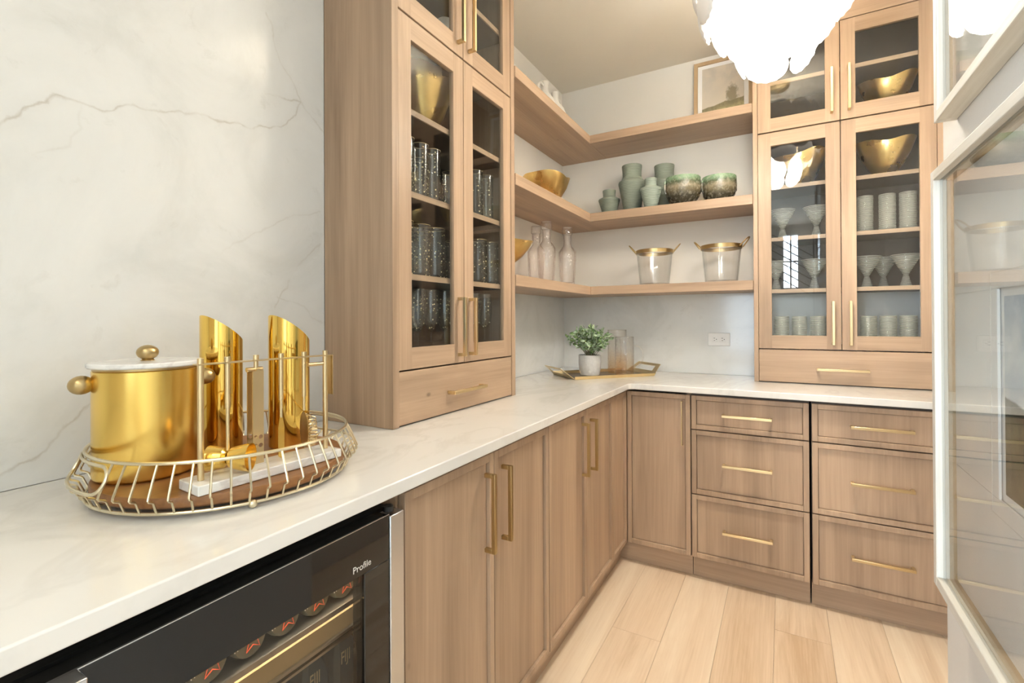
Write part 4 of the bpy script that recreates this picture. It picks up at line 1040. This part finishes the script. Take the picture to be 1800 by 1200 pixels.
def ice_pail(cx, cy, label, adeg):
    t = thing('glass_bucket', label, 'bucket', (cx, cy, SL), 'glass ice buckets with gold rims on the lowest shelf')
    h, rt, rb = .205, .103, .084
    def mod(r_, z_, a, k): return r_*(1+.006*math.cos(24*a)), z_
    obj('body', MB().lathe([(0, 0), (rb-.004, 0), (rb, .005), (rt, h), (rt-.003, h), (rb-.003, .012), (0, .010)], (cx, cy, SL), 96, mod), M['bucketglass'], t)
    obj('rim_band', MB().lathe([(rt+.0005, h-.018), (rt+.0035, h-.018), (rt+.0045, h+.002), (rt+.003, h+.0035), (rt-.002, h+.003), (rt-.002, h+.0012), (rt+.0012, h+.0005)], (cx, cy, SL), 64), M['brass_dk'], t)
    for s_ in (0, PI):
        a = math.radians(adeg)+s_; d = Vector((math.cos(a), math.sin(a), 0)); sv = Vector((-d.y, d.x, 0)); c0 = Vector((cx, cy, SL+h-.010)); pts = []
        for k in range(13):
            q = PI*k/12; pts.append(tuple(c0+d*(rt+.002+.040*math.sin(q))+Vector((0, 0, .046*math.sin(q)))+sv*.030*math.cos(q)))
        obj('handle', MB().tube(pts, .0036, 8), M['brass_dk'], t)
ice_pail(.655, 2.895, 'glass ice bucket with gold rim nearer the corner', 14)
ice_pail(1.020, 2.895, 'glass ice bucket with gold rim beside the back glazed cabinet', -10)
def jug():
    t = thing('ceramic_jug', 'x', 'jug', (0, 0, 0), 'white ceramic jugs on the top shelf')
    obj('body', MB().lathe([(0, 0), (.045, 0), (.05, .004), (.068, .05), (.068, .09), (.050, .135), (.026, .165), (.020, .185), (.021, .215), (.025, .228), (.023, .230), (.017, .215), (.016, .18), (.03, .14), (0, .08)], (0, 0, 0), 40), M['ceramic'], t, local=True)
    pts = []
    for k in range(13):
        q = PI*.62-PI*1.12*k/12; pts.append((0, .022+.050*math.cos(q)+.016, .163+.045*math.sin(q)))
    obj('handle', MB().tube(pts, .0065, 10), M['ceramic'], t, local=True); return t
j0 = jug(); j0.location = (.15, 2.455, ST); j0.rotation_euler = (0, 0, PI); j0['label'] = 'white ceramic jug with its handle toward the left glazed cabinet'
dup(j0, (.15, 2.600, ST), 'white ceramic jug with its handle toward the corner', 0)
dup(j0, (.13, 2.085, ST), 'white ceramic jug half hidden beside the left glazed cabinet', PI)

# ------------------------------------------------------------------ dotted glasses in the left cabinet
def highball(h, r, grp):
    t = thing('highball_glass', 'x', 'glass', (0, 0, 0), grp)
    obj('glass', MB().lathe([(0, 0), (r-.001, 0), (r, .002), (r, h), (r-.0015, h), (r-.002, .012), (0, .010)], (0, 0, 0), 36), M['dotglass'], t, local=True)
    obj('gold_rim', MB().tube([((r-.0007)*math.cos(2*PI*k/36), (r-.0007)*math.sin(2*PI*k/36), h) for k in range(36)], .0009, 6, True), M['brass'], t, local=True); return t
def row(proto, spots, z, fmt, words):
    for k, (x, y) in enumerate(spots):
        lab = fmt % words[k]
        if k == 0: proto.location = (x, y, z); proto['label'] = lab
        else: dup(proto, (x, y, z), lab)
g1 = 'slim gold dotted glasses on the second cabinet shelf'
row(highball(.190, .0300, g1), [(.222, 1.222), (.222, 1.296), (.222, 1.362), (.120, 1.262), (.120, 1.338), (.120, 1.412), (.222, 1.640), (.222, 1.722), (.120, 1.600), (.120, 1.675)], ZS[0]+.0004,
    'slim gold dotted glass on the second shelf, %s', ['front row, nearest the left side panel', 'front row, second from the side panel', 'front row, third from the side panel', 'back row, nearest the left side panel', 'back row, second from the side panel', 'back row by the door gap', 'front row, first behind the right door', 'front row, last behind the right door', 'back row, first behind the right door', 'back row, last behind the right door'])
g2 = 'wide gold dotted glasses on the third cabinet shelf'
row(highball(.180, .0375, g2), [(.215, 1.212), (.215, 1.302), (.215, 1.384), (.115, 1.330), (.115, 1.420), (.215, 1.668), (.215, 1.760), (.115, 1.640)], ZS[1]+.0004,
    'wide gold dotted glass on the third shelf, %s', ['front row, nearest the left side panel', 'front row, second from the side panel', 'front row, third from the side panel', 'back row, first from the side panel', 'back row by the door gap', 'front row, first behind the right door', 'front row, last behind the right door', 'back row behind the right door'])
def flute():
    t = thing('champagne_flute', 'x', 'glass', (0, 0, 0), 'gold dotted flutes at the bottom of the left cabinet')
    obj('bowl', MB().lathe([(.0035, .095), (.012, .103), (.024, .125), (.0295, .155), (.0305, .18), (.0255, .245), (.0242, .245), (.029, .18), (.028, .155), (.0225, .127), (.010, .107), (0, .102)], (0, 0, 0), 36), M['dotglass'], t, local=True)
    obj('stem', MB().lathe([(0, 0), (.033, 0), (.034, .0015), (.016, .004), (.0045, .010), (.0032, .03), (.0032, .085), (.0036, .0948), (0, .0948)], (0, 0, 0), 32), M['crystal'], t, local=True); return t
row(flute(), [(.220, 1.205), (.220, 1.284), (.220, 1.354), (.220, 1.434), (.120, 1.300), (.120, 1.380), (.220, 1.628), (.220, 1.710), (.120, 1.620)], 1.1045+.0005,
    'gold dotted champagne flute at the cabinet bottom, %s', ['front row, nearest the left side panel', 'front row, second from the side panel', 'front row, third from the side panel', 'front row by the door gap', 'back row, first from the side panel', 'back row, second from the side panel', 'front row, first behind the right door', 'front row, last behind the right door', 'back row behind the right door'])

# ------------------------------------------------------------------ ribbed glassware in the back cabinet
def tumbler(h, r, grp, name='tumbler'):
    t = thing(name, 'x', 'glass', (0, 0, 0), grp)
    prof = [(0, 0), (r*.96, 0), (r, .004)]; n = 16
    for k in range(1, n): prof.append((r+(.0008 if k % 2 else -.0004), .004+(h-.006)*k/n))
    prof += [(r, h), (r-.002, h), (r-.0028, .012), (0, .010)]
    obj('glass', MB().lathe(prof, (0, 0, 0), 36), M['ribglass'], t, local=True); return t
row(tumbler(.148, .0338, 'short ribbed tumblers at the bottom of the back cabinet'), [(1.3110, 2.90), (1.3910, 2.90), (1.4730, 2.90), (1.6810, 2.90), (1.7575, 2.90), (1.8335, 2.90)], 1.1045+.0005,
    'short ribbed glass tumbler on the bottom deck, %s', ['leftmost behind the left door', 'in the middle behind the left door', 'right one behind the left door', 'leftmost behind the right door', 'in the middle behind the right door', 'rightmost behind the right door'])
row(tumbler(.176, .0335, 'tall ribbed tumblers on the second shelf', 'tall_tumbler'), [(1.670, 2.90), (1.7575, 2.90), (1.8360, 2.90)], ZS[0]+.0004,
    'tall ribbed glass tumbler behind the right door, %s', ['leftmost of three', 'middle of three', 'rightmost of three'])
def martini():
    t = thing('cocktail_glass', 'x', 'glass', (0, 0, 0), 'ribbed cone cocktail glasses in the back cabinet')
    prof = [(.0085, .052)]; n = 12
    for k in range(1, n+1): prof.append((.0085+.0525*k/n+(.0007 if k % 2 else -.0004), .052+.098*k/n))
    prof += [(.0590, .150), (.0075, .058), (0, .056)]
    obj('cone', MB().lathe(prof, (0, 0, 0), 40), M['ribglass'], t, local=True)
    obj('foot', MB().lathe([(0, 0), (.0225, 0), (.0230, .002), (.011, .050), (.0083, .0518), (0, .0518)], (0, 0, 0), 32), M['ribglass'], t, local=True); return t
mp = martini()
sp = [(1.318, 2.90, 0), (1.468, 2.90, 0), (1.287, 2.90, 1), (1.458, 2.90, 1), (1.676, 2.90, 1), (1.826, 2.90, 1), (1.755, 3.0, 1)]
wd = ['second shelf, left behind the left door', 'second shelf, right behind the left door', 'third shelf, left behind the left door', 'third shelf, right behind the left door', 'third shelf, first behind the right door', 'third shelf, last behind the right door', 'third shelf, set back between two others']
for k, (x, y, s_) in enumerate(sp):
    lab = 'ribbed cone cocktail glass on the '+wd[k]
    if k == 0: mp.location = (x, y, ZS[s_]+.0004); mp['label'] = lab
    else: dup(mp, (x, y, ZS[s_]+.0004), lab)

# ------------------------------------------------------------------ stair railing in the room behind (seen reflected in the cabinet glass)
t = thing('stair_railing', 'dark metal stair railing in front of the narrow rear window', 'railing', (1.42, -3.45, FL))
for k in range(6):
    zz = 2.45-k*.13
    obj('rail_bar', MB().tube([(1.10, -3.45, zz+.22), (1.75, -3.45, zz-.22)], .008, 8), M['black'], t)
for x in (1.10, 1.75): obj('rail_post', MB().box(x-.015, x+.015, -3.465, -3.435, FL+.0005, 2.7), M['black'], t)
